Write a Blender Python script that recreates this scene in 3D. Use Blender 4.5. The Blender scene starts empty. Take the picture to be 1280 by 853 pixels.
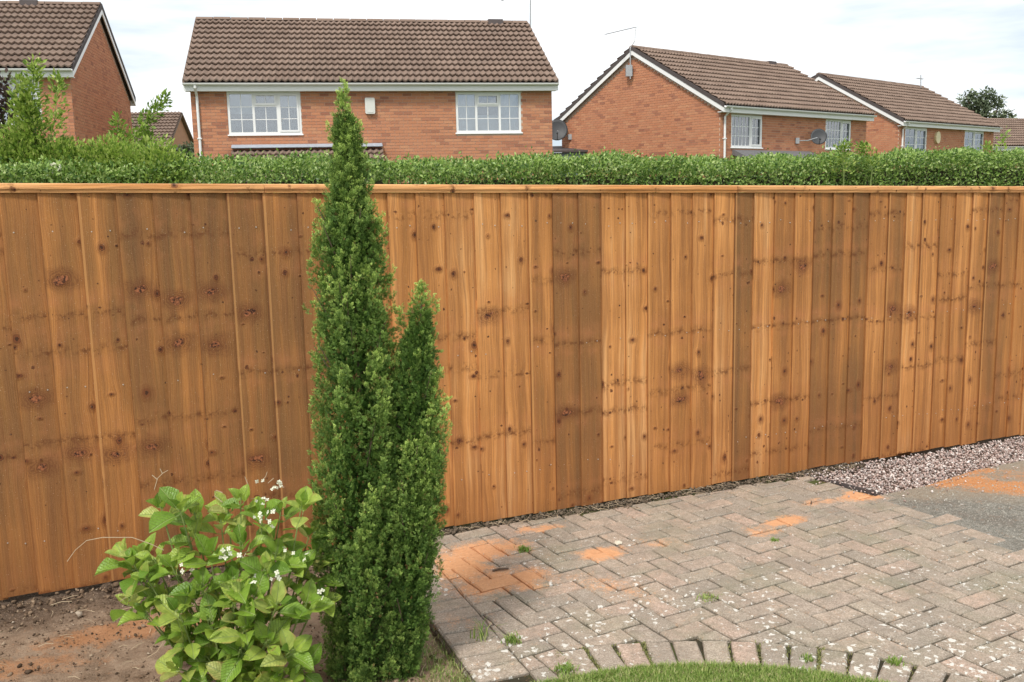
import bpy, math, random
import numpy as np
from mathutils import Vector, Matrix
R = math.radians
SC = bpy.context.scene
COL = SC.collection
rng = np.random.default_rng(11)
random.seed(5)

# ---------------------------------------------------------------- camera
CF, CP, CR, CH = 1200.2, 0.15243, 0.02189, 1.75
cd = bpy.data.cameras.new('camera'); cam = bpy.data.objects.new('camera', cd); COL.objects.link(cam)
fw = np.array([0, math.cos(CP), -math.sin(CP)]); up0 = np.array([0, math.sin(CP), math.cos(CP)]); rt0 = np.array([1., 0, 0])
rt = math.cos(CR) * rt0 - math.sin(CR) * up0; upv = math.sin(CR) * rt0 + math.cos(CR) * up0
M = Matrix(((rt[0], upv[0], -fw[0], 0), (rt[1], upv[1], -fw[1], 0), (rt[2], upv[2], -fw[2], CH), (0, 0, 0, 1)))
cam.matrix_world = M
cd.sensor_width = 36; cd.lens = CF / 1280 * 36; cd.clip_start = .05; cd.clip_end = 2000
SC.camera = cam

# ---------------------------------------------------------------- world, sun, exposure
SUN_EL, SUN_AZ = R(52), R(205)      # azimuth measured from +Y clockwise: behind and a little left of the camera
w = bpy.data.worlds.new('World'); SC.world = w; w.use_nodes = True
nt = w.node_tree; nt.nodes.clear()
def wn(t, **k):
    n = nt.nodes.new(t)
    for a, b in k.items(): setattr(n, a, b)
    return n
out = wn('ShaderNodeOutputWorld'); bg = wn('ShaderNodeBackground')
sky = wn('ShaderNodeTexSky', sky_type='NISHITA', sun_disc=False, sun_elevation=SUN_EL, sun_rotation=SUN_AZ)
tc = wn('ShaderNodeTexCoord')
mp = wn('ShaderNodeMapping'); mp.inputs['Scale'].default_value = (1.0, 1.0, 5.5)
mp.inputs['Rotation'].default_value = (0, R(5), 0)
nz = wn('ShaderNodeTexNoise'); nz.inputs['Scale'].default_value = 2.3; nz.inputs['Detail'].default_value = 6; nz.inputs['Roughness'].default_value = .55
cr = wn('ShaderNodeValToRGB')
cr.color_ramp.elements[0].position = .38; cr.color_ramp.elements[0].color = (4.9, 5.7, 6.4, 1)
cr.color_ramp.elements[1].position = .56; cr.color_ramp.elements[1].color = (8.7, 8.8, 8.9, 1)
mx = wn('ShaderNodeMix', data_type='RGBA'); mx.inputs[0].default_value = .94
L_ = nt.links.new
L_(tc.outputs['Generated'], mp.inputs[0]); L_(mp.outputs[0], nz.inputs['Vector']); L_(nz.outputs['Fac'], cr.inputs[0])
L_(sky.outputs[0], mx.inputs[6]); L_(cr.outputs[0], mx.inputs[7]); L_(mx.outputs[2], bg.inputs[0]); L_(bg.outputs[0], out.inputs[0])
bg.inputs[1].default_value = .12
sl = bpy.data.lights.new('sun', 'SUN'); sl.energy = 2.6; sl.angle = R(10); sl.color = (1, .95, .88)
so = bpy.data.objects.new('sun', sl); COL.objects.link(so)
sd = Vector((math.sin(SUN_AZ) * math.cos(SUN_EL), math.cos(SUN_AZ) * math.cos(SUN_EL), math.sin(SUN_EL)))
so.rotation_euler = sd.to_track_quat('Z', 'Y').to_euler(); so.location = (0, 0, 30)
SC.view_settings.view_transform = 'Standard'; SC.view_settings.look = 'None'
SC.view_settings.exposure = .3; SC.view_settings.gamma = 1; SC.view_settings.use_curve_mapping = False

# ---------------------------------------------------------------- helpers
def ray(px, py): return fw * CF + rt * (px - 640) + upv * (426.5 - py)
def at(px, py, y):                   # point of the view ray at world distance y
    d = ray(px, py); return np.array([0, 0, CH]) + d * (y / d[1])
def gp(px, py, z=0.):                # point on the ground
    d = ray(px, py); return np.array([0, 0, CH]) + d * ((z - CH) / d[2])
def fast(V, F, rnd=None, uv=None, smooth=False, extra=None):
    V = np.asarray(V, np.float32); F = np.asarray(F, np.int32); k = F.shape[1]
    me = bpy.data.meshes.new('m')
    me.vertices.add(len(V)); me.vertices.foreach_set('co', V.ravel())
    me.loops.add(F.size); me.loops.foreach_set('vertex_index', F.ravel())
    me.polygons.add(len(F)); me.polygons.foreach_set('loop_start', np.arange(0, F.size, k, dtype=np.int32))
    me.polygons.foreach_set('loop_total', np.full(len(F), k, np.int32))
    if smooth: me.polygons.foreach_set('use_smooth', np.ones(len(F), bool))
    me.update(calc_edges=True)
    for nm, arr in (('rnd', rnd), ('tip', extra)):
        if arr is not None:
            a = me.attributes.new(nm, 'FLOAT', 'POINT'); a.data.foreach_set('value', np.asarray(arr, np.float32))
    if uv is not None:
        l = me.uv_layers.new(name='UVMap'); l.data.foreach_set('uv', np.asarray(uv, np.float32)[F.ravel()].ravel())
    return me
class MB:                            # collects shapes for one mesh
    def __init__(s): s.v = []; s.f = []; s.r = []; s.uv = []
    def add(s, V, F, r=0.):
        o = len(s.v); s.v += [tuple(map(float, p)) for p in V]; s.f += [tuple(int(i) + o for i in f) for f in F]; s.r += [r] * len(V)
    def box(s, a, b, r=0., m=None):
        x0, y0, z0 = a; x1, y1, z1 = b
        V = [(x0, y0, z0), (x1, y0, z0), (x1, y1, z0), (x0, y1, z0), (x0, y0, z1), (x1, y0, z1), (x1, y1, z1), (x0, y1, z1)]
        if m is not None: V = [m @ Vector(p) for p in V]
        s.add(V, [(0, 3, 2, 1), (4, 5, 6, 7), (0, 1, 5, 4), (1, 2, 6, 5), (2, 3, 7, 6), (3, 0, 4, 7)], r)
    def tube(s, pts, rad, n=6, r=0., cap=True):
        pts = [Vector(map(float, p)) for p in pts]; rad = rad if hasattr(rad, '__len__') else [rad] * len(pts); V = []; F = []
        for i, p in enumerate(pts):
            t = (pts[min(i + 1, len(pts) - 1)] - pts[max(i - 1, 0)]).normalized()
            a = t.orthogonal().normalized() if i == 0 else (a - t * a.dot(t)).normalized()
            b = t.cross(a)
            for k in range(n):
                w_ = 2 * math.pi * k / n; V.append(p + (a * math.cos(w_) + b * math.sin(w_)) * rad[i])
        for i in range(len(pts) - 1):
            for k in range(n): F.append((i * n + k, i * n + (k + 1) % n, (i + 1) * n + (k + 1) % n, (i + 1) * n + k))
        if cap: F.append(tuple(range(n))[::-1]); F.append(tuple((len(pts) - 1) * n + k for k in range(n)))
        s.add(V, F, r)
    def extrude(s, prof, d, o=(0, 0, 0), ax=None, r=0.):   # closed 2D profile swept along d
        o = Vector(o); d = Vector(d); ax = ax or (Vector((0, 1, 0)), Vector((0, 0, 1))); n = len(prof)
        A = [o + ax[0] * p[0] + ax[1] * p[1] for p in prof]; V = A + [p + d for p in A]
        F = [(k, (k + 1) % n, n + (k + 1) % n, n + k) for k in range(n)] + [tuple(range(n))[::-1], tuple(range(n, 2 * n))]
        s.add(V, F, r)
    def mesh(s, smooth=False, tip=None):
        me = bpy.data.meshes.new('m'); me.from_pydata(s.v, [], s.f); me.update()
        if tip is not None: a = me.attributes.new('tip', 'FLOAT', 'POINT'); a.data.foreach_set('value', tip)
        a = me.attributes.new('rnd', 'FLOAT', 'POINT'); a.data.foreach_set('value', s.r)
        if smooth: me.polygons.foreach_set('use_smooth', [True] * len(me.polygons))
        return me
    def build(s, name, m, parent=None, smooth=False, **k): return obj(name, s.mesh(smooth), m, parent, **k)
def obj(name, me, m=None, parent=None, loc=None, rot=None, matrix=None, **props):
    o = bpy.data.objects.new(name, me); COL.objects.link(o)
    if me.name == 'm' or me.name.startswith('m.'): me.name = name
    if m is not None and not me.materials: me.materials.append(m)
    if parent is not None: o.parent = parent
    if loc is not None: o.location = loc
    if rot is not None: o.rotation_euler = rot
    if matrix is not None: o.matrix_basis = matrix
    for a, b in props.items(): o[a] = b
    return o
def thing(name, label, cat, loc=(0, 0, 0), rz=0., group=None):
    o = bpy.data.objects.new(name, None); COL.objects.link(o); o.location = loc; o.rotation_euler = (0, 0, rz); o.empty_display_size = .2
    o['label'] = label; o['category'] = cat
    if group: o['group'] = group
    return o
def struct(o): o['kind'] = 'structure'; return o
def rotm(ax, ay, az): return np.stack([ax, ay, az], -1)   # columns
def norm(v): return v / (np.linalg.norm(v, axis=-1, keepdims=True) + 1e-9)
def repl(bV, bF, Ms, Ls, rnd=None, tip=None, btip=None, buv=None):
    bV = np.asarray(bV, float); bF = np.asarray(bF, int); n = len(Ls)
    V = np.einsum('nij,kj->nki', Ms, bV) + Ls[:, None, :]
    F = bF[None] + (np.arange(n) * len(bV))[:, None, None]
    rr = None if rnd is None else np.repeat(rnd, len(bV))
    tt = None
    if btip is not None: tt = np.tile(btip, n) * (1 if tip is None else 1) ; tt = tt if tip is None else np.clip(tt * np.repeat(tip, len(bV)), 0, 1)
    elif tip is not None: tt = np.repeat(tip, len(bV))
    return V.reshape(-1, 3), F.reshape(-1, bF.shape[1]), rr, tt
def frames(zdir, spin=None, ref=None):       # z axis along zdir
    z = norm(zdir); n = len(z)
    a = rng.normal(size=(n, 3)) if ref is None else ref
    x = norm(a - z * np.sum(a * z, -1, keepdims=True)); y = np.cross(z, x)
    return rotm(x, y, z)

# ---------------------------------------------------------------- materials
class NT:
    def __init__(s, name):
        s.m = bpy.data.materials.new(name); s.m.use_nodes = True; s.t = s.m.node_tree; s.t.nodes.clear()
        s.out = s.t.nodes.new('ShaderNodeOutputMaterial')
    def n(s, typ, ins=None, **k):
        x = s.t.nodes.new('ShaderNode' + typ)
        for a, b in k.items(): setattr(x, a, b)
        for a, b in (ins or {}).items(): s.put(x.inputs[a], b)
        return x
    def put(s, sock, v):
        if isinstance(v, bpy.types.NodeSocket): s.t.links.new(v, sock)
        elif isinstance(v, bpy.types.Node): s.t.links.new(v.outputs[0], sock)
        else: sock.default_value = v if not (isinstance(v, tuple) and len(v) == 3 and sock.type == 'RGBA') else (*v, 1)
    def math(s, op, a, b=0., c=0., clamp=False):
        x = s.n('Math', {0: a, 1: b, 2: c}, operation=op, use_clamp=clamp); return x.outputs[0]
    def vm(s, op, a, b=(0, 0, 0), o=0):
        x = s.n('VectorMath', {0: a, 1: b}, operation=op); return x.outputs[o]
    def mix(s, f, a, b, bt='MIX'):
        x = s.n('Mix', {0: f, 6: a, 7: b}, data_type='RGBA', blend_type=bt); return x.outputs[2]
    def ramp(s, f, *st, interp='LINEAR'):
        x = s.n('ValToRGB', {0: f}); e = x.color_ramp.elements; x.color_ramp.interpolation = interp
        while len(e) < len(st): e.new(.5)
        for q, (p, c) in zip(e, st):
            q.position = p; q.color = (*c, 1) if isinstance(c, tuple) else (c, c, c, 1)
        return x.outputs[0]
    def noise(s, v, sc, det=3, rough=.5, dist=0., o='Fac', dim='3D', w=None):
        x = s.n('TexNoise', {'Vector': v, 'Scale': sc, 'Detail': det, 'Roughness': rough, 'Distortion': dist}, noise_dimensions=dim)
        if w is not None: s.put(x.inputs['W'], w)
        return x.outputs[o]
    def vor(s, v, sc, o='Distance', feat='F1', rnd=1.):
        return s.n('TexVoronoi', {'Vector': v, 'Scale': sc, 'Randomness': rnd}, feature=feat).outputs[o]
    def attr(s, nm, typ='GEOMETRY', o='Fac'): return s.n('Attribute', attribute_name=nm, attribute_type=typ).outputs[o]
    def pos(s): return s.n('NewGeometry').outputs['Position']
    def rnd(s):      # one random number per piece, whether it is an object or a piece of a joined mesh
        return s.math('FRACT', s.math('ADD', s.n('ObjectInfo').outputs['Random'], s.attr('rnd')))
    def done(s, col, rough=.8, bump=None, bd=.002, trans=0., tcol=None, spec=.3, metal=0., **k):
        p = s.n('BsdfPrincipled', {'Base Color': col, 'Roughness': rough, 'Metallic': metal})
        p.inputs['Specular IOR Level'].default_value = spec
        if bump is not None:
            b = s.n('Bump', {'Height': bump, 'Distance': bd, 'Strength': 1.}); s.t.links.new(b.outputs[0], p.inputs['Normal'])
        sh = p.outputs[0]
        if trans:
            tr = s.n('BsdfTranslucent', {'Color': tcol if tcol is not None else col})
            sh = s.n('MixShader', {0: trans, 1: sh, 2: tr.outputs[0]}).outputs[0]
        s.t.links.new(sh, s.out.inputs[0]); return s.m
def plain(name, col, rough=.6, metal=0., var=.15, sc=12., spec=.3):
    t = NT(name); n_ = t.noise(t.pos(), sc, 4)
    c = t.mix(n_, tuple(x * (1 - var) for x in col), tuple(min(1, x * (1 + var)) for x in col))
    return t.done(c, rough, spec=spec, metal=metal)
def stain_mask(t, P, blobs, edge=.35, amp=.9):
    # irregular patches of dust lying at known places on the ground; blobs = (x, y, rx, ry, angle, strength)
    wv = t.noise(P, 7., 5, .65, o='Color'); wv = t.vm('MULTIPLY', t.vm('SUBTRACT', wv, (.5, .5, .5)), (.22, .22, 0.))
    Q = t.vm('ADD', P, wv); acc = None
    for (x, y, rx, ry, an, st) in blobs:
        m_ = t.n('Mapping', {'Vector': Q, 'Location': (x, y, 0), 'Rotation': (0, 0, an), 'Scale': (rx, ry, 1)}, vector_type='TEXTURE').outputs[0]
        m_ = t.vm('MULTIPLY', m_, (1, 1, 0)); d = t.vm('LENGTH', m_, o=1)
        v = t.math('MULTIPLY', t.math('SUBTRACT', 1.45, d, clamp=True), st * 1.12, clamp=True)
        acc = v if acc is None else t.math('MAXIMUM', acc, v)
    g = t.math('ADD', t.math('MULTIPLY', t.noise(P, 120., 4, .7), .6), t.math('MULTIPLY', t.noise(P, 16., 5, .7), .6))
    g = t.math('SUBTRACT', g, .6); return t.n('MapRange', {0: t.math('MULTIPLY_ADD', g, 2.6, acc), 1: .2, 2: .8}).outputs[0]
BLOBS = [(-.17, 4.55, .22, .13, .45, 1.), (-.06, 4.18, .22, .12, .45, 1.), (-.26, 4.35, .12, .22, .3, .9), (.42, 4.49, .13, .07, .3, .9), (.10, 4.86, .12, .04, .35, .7), (.42, 4.08, .22, .10, -.6, .33),
         (1.42, 4.90, .12, .07, .5, .95), (1.28, 4.76, .10, .06, .4, .5), (1.97, 5.28, .12, .09, .3, 1.), (1.75, 5.22, .16, .05, .3, .5), (.72, 4.62, .12, .06, 0, .3), (-.2, 3.75, .12, .08, 0, .25)]
ORANGE = (.64, .30, .135)
def m_paver():
    t = NT('paver_concrete'); P = t.pos(); r = t.rnd()
    base = t.ramp(r, (0., (.23, .19, .150)), (.2, (.35, .275, .205)), (.42, (.50, .345, .25)), (.6, (.38, .31, .225)), (.8, (.55, .345, .25)), (1., (.26, .225, .18)))
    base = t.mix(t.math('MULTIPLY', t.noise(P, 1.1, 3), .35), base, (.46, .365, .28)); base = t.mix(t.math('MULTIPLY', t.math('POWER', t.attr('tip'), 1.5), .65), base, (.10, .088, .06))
    fine = t.noise(P, 130., 5, .9); base = t.mix(t.ramp(fine, (.40, .0), (.60, 1.)), t.mix(.55, base, (.10, .082, .065)), t.mix(.36, base, (.88, .78, .66)))
    base = t.mix(t.math('MULTIPLY', t.ramp(t.noise(P, 4.3, 4, .6), (.42, 0.), (.62, 1.)), .38), base, (.21, .18, .15)); mid = t.noise(P, 26., 5, .7); base = t.mix(t.ramp(mid, (.40, 0.), (.66, .62)), base, (.235, .195, .15))
    moss = t.noise(P, 3.1, 4, .6); base = t.mix(t.math('MULTIPLY', t.ramp(moss, (.5, 0.), (.68, 1.)), .35), base, (.19, .20, .12))
    # pale lichen spots, thickest towards the lawn
    sv = t.n('TexVoronoi', {'Vector': t.vm('ADD', P, t.vm('MULTIPLY', t.noise(P, 60., 2, o='Color'), (.045, .045, .045))), 'Scale': 34., 'Randomness': 1.})
    sz = t.math('MULTIPLY', t.n('SeparateColor', {0: sv.outputs['Color']}).outputs[0], .42)
    dens = t.math('MULTIPLY', t.ramp(t.noise(P, 2.2, 3), (.34, 0.), (.56, 1.)), t.n('MapRange', {0: t.n('SeparateXYZ', {0: P}).outputs[1], 1: 5.2, 2: 3.5, 3: .12, 4: 1.}).outputs[0])
    lm = t.math('LESS_THAN', sv.outputs['Distance'], t.math('MULTIPLY', t.math('SUBTRACT', sz, .11), t.math('MULTIPLY_ADD', dens, 1.45, .25)))
    base = t.mix(t.math('MULTIPLY', lm, .85), base, (.68, .66, .60))
    # scattered sand grains and specks
    sp = t.vor(P, 150.); spc = t.math('LESS_THAN', sp, .16); base = t.mix(t.math('MULTIPLY', spc, .7), base, (.66, .62, .55))
    om = stain_mask(t, P, BLOBS); base = t.mix(t.math('MULTIPLY', om, .84), base, t.mix(t.noise(P, 60, 5, .7), (.48, .21, .09), (.86, .46, .23)))
    h = t.math('ADD', t.math('MULTIPLY', fine, .5), t.math('MULTIPLY', mid, 1.4))
    return t.done(base, .95, h, .004, spec=.15)
def m_joint(name, blobs, c0=(.06, .05, .035), c1=(.16, .13, .09), green=.5):
    t = NT(name); P = t.pos(); n_ = t.noise(P, 60., 5, .7)
    c = t.mix(n_, c0, c1); c = t.mix(t.math('MULTIPLY', t.ramp(t.noise(P, 2.6, 3), (.45, 0.), (.6, 1.)), green), c, (.12, .15, .04))
    if blobs: c = t.mix(stain_mask(t, P, blobs), c, ORANGE)
    return t.done(c, 1., t.noise(P, 160., 4, .7), .006, spec=.1)
def m_soil():
    t = NT('garden_soil'); P = t.pos()
    n_ = t.noise(P, 9., 7, .65); c = t.ramp(n_, (.3, (.17, .115, .075)), (.5, (.31, .215, .145)), (.72, (.46, .34, .24)))
    xy = t.n('SeparateXYZ', {0: P}); dist = t.math('SUBTRACT', t.math('MULTIPLY_ADD', xy.outputs[0], .419, 5.046), xy.outputs[1])
    damp = t.math('ADD', dist, t.math('MULTIPLY', t.noise(P, 3., 4), .5))
    c = t.mix(t.ramp(damp, (.38, 1.), (.75, 0.)), c, t.mix(t.noise(P, 40, 4, .7), (.055, .038, .027), (.17, .12, .085)))
    c = t.mix(t.ramp(t.noise(P, 110., 4, .75), (.5, 0.), (.7, .55)), c, (.45, .34, .25))
    c = t.mix(t.math('MULTIPLY', stain_mask(t, P, [(-1.60, 3.78, .34, .10, .35, 1.), (-1.95, 3.45, .3, .10, .2, .6), (-.75, 3.0, .3, .1, .2, .4)]), .7), c, (.50, .23, .10))
    h = t.math('ADD', t.math('MULTIPLY', t.noise(P, 45., 6, .75), 1.), t.math('MULTIPLY', t.noise(P, 200., 4, .75), .35))
    return t.done(c, 1., h, .016, spec=.1)
def m_wood(name='fence_board_wood', rail=False):
    t = NT(name); tcn = t.n('TexCoord').outputs['Object']; s = t.n('SeparateXYZ', {0: tcn})
    X = s.outputs[0]; Z = s.outputs[2]
    tone = t.attr('tone', 'OBJECT'); sd_ = t.attr('seed', 'OBJECT'); kh = t.attr('knots', 'OBJECT')
    if rail: X, Z = s.outputs[2], s.outputs[0]
    # knots: scattered points, mostly in rings of height; each is a round eye that pushes the grain aside
    def knots(scx, scz, off):
        v = t.n('CombineXYZ', {0: t.math('MULTIPLY_ADD', X, scx, t.math('MULTIPLY', sd_, 7.3)), 1: t.math('ADD', t.math('MULTIPLY', Z, scz), t.math('MULTIPLY_ADD', kh, 13.7, off)), 2: 0.}).outputs[0]
        vo = t.n('TexVoronoi', {'Vector': v, 'Scale': 1., 'Randomness': .9}, voronoi_dimensions='2D')
        d = t.vm('DIVIDE', t.vm('SUBTRACT', v, vo.outputs['Position']), (scx, scz, 1.))
        e = t.n('SeparateXYZ', {0: d}); c = t.n('SeparateColor', {0: vo.outputs['Color']})
        flat_ = t.math('MULTIPLY_ADD', t.math('GREATER_THAN', c.outputs[2], .6), .75, .85)
        dd = t.math('SQRT', t.math('ADD', t.math('POWER', t.math('ABSOLUTE', e.outputs[0]), 2.), t.math('POWER', t.math('ABSOLUTE', t.math('MULTIPLY', e.outputs[1], flat_)), 2.)))
        return e.outputs[0], dd, c.outputs[0], c.outputs[1]
    wob = t.noise(tcn, 70., 4, .65)
    dxa, da, ca, cb = knots(11., 3.4, 0.)
    dxb, db, ca2, cb2 = knots(17., 5.5, 31.)
    def rad(c, a, lo, hi): return t.n('MapRange', {0: c, 1: a, 2: 1., 3: lo, 4: hi}).outputs[0]
    ra = rad(ca, .34, .0, .0185); rb = rad(ca2, .32, .0, .0095)
    # rings of small branches at shared heights leave wispy bands right across neighbouring boards
    wz = t.math('MULTIPLY_ADD', Z, 2.3, t.math('MULTIPLY', kh, 11.))
    wz = t.math('ADD', wz, t.math('MULTIPLY', t.math('SUBTRACT', t.noise(t.n('CombineXYZ', {0: t.math('MULTIPLY_ADD', X, 14., t.math('MULTIPLY', sd_, 5.)), 1: Z, 2: 0.}), 1., 3), .5), .16))
    wv = t.n('TexVoronoi', {'W': wz, 'Scale': 1., 'Randomness': .8}, voronoi_dimensions='1D')
    wpk = t.math('MULTIPLY', t.ramp(wv.outputs['Distance'], (.0, 1.), (.03, .5), (.075, 0.)), t.ramp(t.noise(tcn, 34., 4, .7), (.46, 0.), (.60, 1.)))
    rb = t.math('MULTIPLY', rb, t.math('MULTIPLY_ADD', t.ramp(wv.outputs['Distance'], (.03, 1.), (.16, 0.)), 1.1, .45))
    # grain
    bend = t.math('ADD', t.math('MULTIPLY', t.math('SIGN', dxa), t.math('MULTIPLY', ra, t.math('EXPONENT', t.math('MULTIPLY', da, -34.)))), t.math('MULTIPLY', t.math('SIGN', dxb), t.math('MULTIPLY', rb, t.math('EXPONENT', t.math('MULTIPLY', db, -60.)))))
    gx = t.math('SUBTRACT', X, t.math('MULTIPLY', bend, 1.2))
    gx = t.math('ADD', gx, t.math('MULTIPLY', t.noise(t.n('CombineXYZ', {0: t.math('MULTIPLY', X, 3.), 1: t.math('MULTIPLY', sd_, 9.), 2: t.math('MULTIPLY', Z, 1.9)}), 1., 2), .045))
    def g(sx, sz, det=3): return t.noise(t.n('CombineXYZ', {0: t.math('MULTIPLY', gx, sx), 1: t.math('MULTIPLY', sd_, 17.), 2: t.math('MULTIPLY', Z, sz)}), 1., det, .62)
    g1 = g(190., 3.2, 4); g2 = g(46., 1.1); g3 = g(15., .5, 2)
    tone2 = t.math('ADD', tone, t.math('MULTIPLY', t.math('SUBTRACT', g3, .5), 1.05))
    tone2 = t.math('ADD', tone2, t.math('MULTIPLY', t.math('SUBTRACT', t.noise(t.pos(), 2.1, 4), .5), .75))
    c = t.ramp(tone2, (0., (.150, .074, .027)), (.3, (.270, .122, .036)), (.56, (.460, .190, .050)), (.82, (.680, .300, .090)), (1., (.76, .39, .15)))
    c = t.mix(t.math('MULTIPLY', t.ramp(g2, (.40, 0.), (.62, 1.)), .50), c, (.235, .092, .030))
    c = t.mix(t.math('MULTIPLY', t.ramp(g1, (.45, 0.), (.68, 1.)), .48), c, (.15, .060, .022))
    c = t.mix(t.math('MULTIPLY', t.ramp(t.noise(tcn, 380., 3, .7), (.45, 0.), (.8, 1.)), .22), c, (.82, .55, .30))
    c = t.mix(t.math('MULTIPLY', wpk, .85), c, (.13, .042, .014))
    fw_ = t.math('MULTIPLY', t.ramp(wv.outputs['Distance'], (.02, 0.), (.12, .6), (.3, 0.)), t.ramp(t.noise(tcn, 9., 3, .6), (.42, 0.), (.65, 1.))); c = t.mix(t.math('MULTIPLY', fw_, .5), c, (.52, .20, .085))
    ringa = t.math('MULTIPLY', t.math('SUBTRACT', 1., t.n('MapRange', {0: da, 1: ra, 2: t.math('MULTIPLY_ADD', ra, 2.3, .002)}).outputs[0], clamp=True), t.math('GREATER_THAN', ra, .002))
    rr_ = t.math('SINE', t.math('MULTIPLY', t.math('ADD', da, t.math('MULTIPLY', wob, .01)), 900.))
    c = t.mix(t.math('MULTIPLY', ringa, t.math('MULTIPLY_ADD', rr_, .22, .50)), c, (.17, .055, .018))
    for d_, r_ in ((da, ra), (db, rb)):
        dw = t.math('ADD', d_, t.math('MULTIPLY', t.math('SUBTRACT', wob, .5), .018))
        k1 = t.math('LESS_THAN', dw, t.math('MULTIPLY', r_, .85)); c = t.mix(t.math('MULTIPLY', k1, t.math('MULTIPLY_ADD', cb, .4, .55)), c, (.17, .052, .02))
        rg = t.math('MULTIPLY', t.math('LESS_THAN', t.math('ABSOLUTE', t.math('SUBTRACT', dw, t.math('MULTIPLY', r_, .85))), .0013), t.math('GREATER_THAN', r_, .002)); c = t.mix(t.math('MULTIPLY', rg, t.math('MULTIPLY', cb, .85)), c, (.06, .026, .014))
        k2 = t.math('LESS_THAN', dw, t.math('MULTIPLY', r_, .42)); c = t.mix(t.math('MULTIPLY', k2, .85), c, (.05, .022, .012))
    if not rail:
        for nm_ in ('bk', 'bk2'):
            bk = t.attr(nm_, 'OBJECT'); on = t.math('GREATER_THAN', bk, .01)
            wx = t.math('ADD', t.math('SUBTRACT', X, .066), t.math('MULTIPLY', t.math('SUBTRACT', t.noise(tcn, 17., 4, .6), .5), .085)); wzz = t.math('ADD', t.math('SUBTRACT', Z, bk), t.math('MULTIPLY', t.math('SUBTRACT', t.noise(t.vm('ADD', tcn, (3., 7., 1.)), 19., 4, .6), .5), .075))
            dk = t.math('SQRT', t.math('ADD', t.math('MULTIPLY', wx, wx), t.math('MULTIPLY', t.math('MULTIPLY', wzz, wzz), 2.2)))
            hal = t.math('MULTIPLY', on, t.ramp(dk, (.022, 1.), (.05, .7), (.10, 0.))); rgs = t.math('MULTIPLY_ADD', t.math('SINE', t.math('MULTIPLY', dk, 480.)), .26, .62)
            c = t.mix(t.math('MULTIPLY', hal, rgs), c, (.13, .042, .016)); c = t.mix(t.math('MULTIPLY', on, t.math('LESS_THAN', dk, .024)), c, t.mix(t.ramp(t.noise(tcn, 75., 4, .7), (.42, 0.), (.58, 1.)), (.030, .013, .008), (.36, .13, .055)))
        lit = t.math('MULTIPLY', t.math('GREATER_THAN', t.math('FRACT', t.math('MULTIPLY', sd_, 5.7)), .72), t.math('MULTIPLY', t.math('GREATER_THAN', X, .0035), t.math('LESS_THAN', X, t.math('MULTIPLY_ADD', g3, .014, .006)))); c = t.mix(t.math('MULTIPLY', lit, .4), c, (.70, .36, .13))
        c = t.mix(t.math('MULTIPLY', t.math('LESS_THAN', X, .0016), .5), c, (.12, .048, .018))  # seam shade between boards, painted in as a dark left edge
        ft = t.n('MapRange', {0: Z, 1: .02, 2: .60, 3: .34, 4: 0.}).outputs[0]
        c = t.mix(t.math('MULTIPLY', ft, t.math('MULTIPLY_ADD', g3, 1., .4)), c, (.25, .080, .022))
        sp = t.math('LESS_THAN', t.vor(tcn, 62.), .07); c = t.mix(t.math('MULTIPLY', sp, .5), c, (.85, .68, .45))
    h = t.math('ADD', t.math('MULTIPLY', g1, .9), t.math('ADD', g2, t.math('MULTIPLY', ringa, .8)))
    return t.done(c, .72, h, .0024, spec=.25)
def m_leaf(name, stops, trans=.3, rough=.45, vein=False, tipcol=None, spec=.4):
    t = NT(name); r = t.rnd()
    c = t.ramp(r, *stops)
    bump = None
    if tipcol: c = t.mix(t.attr('tip'), c, tipcol)
    if vein:
        uv = t.n('UVMap').outputs[0]; s = t.n('SeparateXYZ', {0: uv}); u = t.math('ABSOLUTE', t.math('SUBTRACT', s.outputs[0], .5))
        q = t.math('SUBTRACT', t.math('MULTIPLY', s.outputs[1], 8.5), t.math('MULTIPLY', u, 6.5))
        f = t.math('ABSOLUTE', t.math('SUBTRACT', t.math('FRACT', q), .5))
        vs = t.math('MULTIPLY', t.ramp(f, (.0, 1.), (.13, 0.)), .5)
        mid = t.ramp(u, (.012, 1.), (.035, 0.))
        vv = t.math('MAXIMUM', vs, mid)
        n_ = t.noise(t.pos(), 38., 3); c = t.mix(t.math('MULTIPLY', t.ramp(n_, (.35, 0.), (.7, 1.)), .45), c, (.15, .29, .04))
        c = t.mix(t.math('MULTIPLY', vv, .7), c, (.46, .58, .20))
        # rusty yellow margins on the older leaves
        rr = t.math('MULTIPLY', t.ramp(t.math('ADD', u, t.math('MULTIPLY', s.outputs[1], .16)), (.42, 0.), (.56, 1.)), t.ramp(r, (.66, 0.), (.9, 1.)))
        c = t.mix(t.math('MULTIPLY', rr, .8), c, (.55, .36, .13))
        bump = t.math('SUBTRACT', t.noise(t.pos(), 120., 2), vv)
    return t.done(c, rough, bump, .0035, trans=trans, spec=spec)
def m_brick():
    t = NT('facing_brick'); P = t.pos(); r = t.rnd()
    c = t.ramp(r, (0., (.46, .185, .10)), (.3, (.55, .24, .13)), (.55, (.49, .21, .12)), (.86, (.57, .28, .155)), (.90, (.40, .165, .10)), (.96, (.35, .145, .09)), (1., (.27, .11, .075)))
    c = t.mix(t.math('MULTIPLY', t.noise(P, 1.3, 3), .35), c, (.60, .32, .20))
    c = t.mix(t.ramp(t.noise(P, 45., 4, .7), (.4, 0.), (.8, .5)), c, (.34, .14, .08))
    return t.done(c, .92, t.noise(P, 60., 4), .003, spec=.15)
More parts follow.
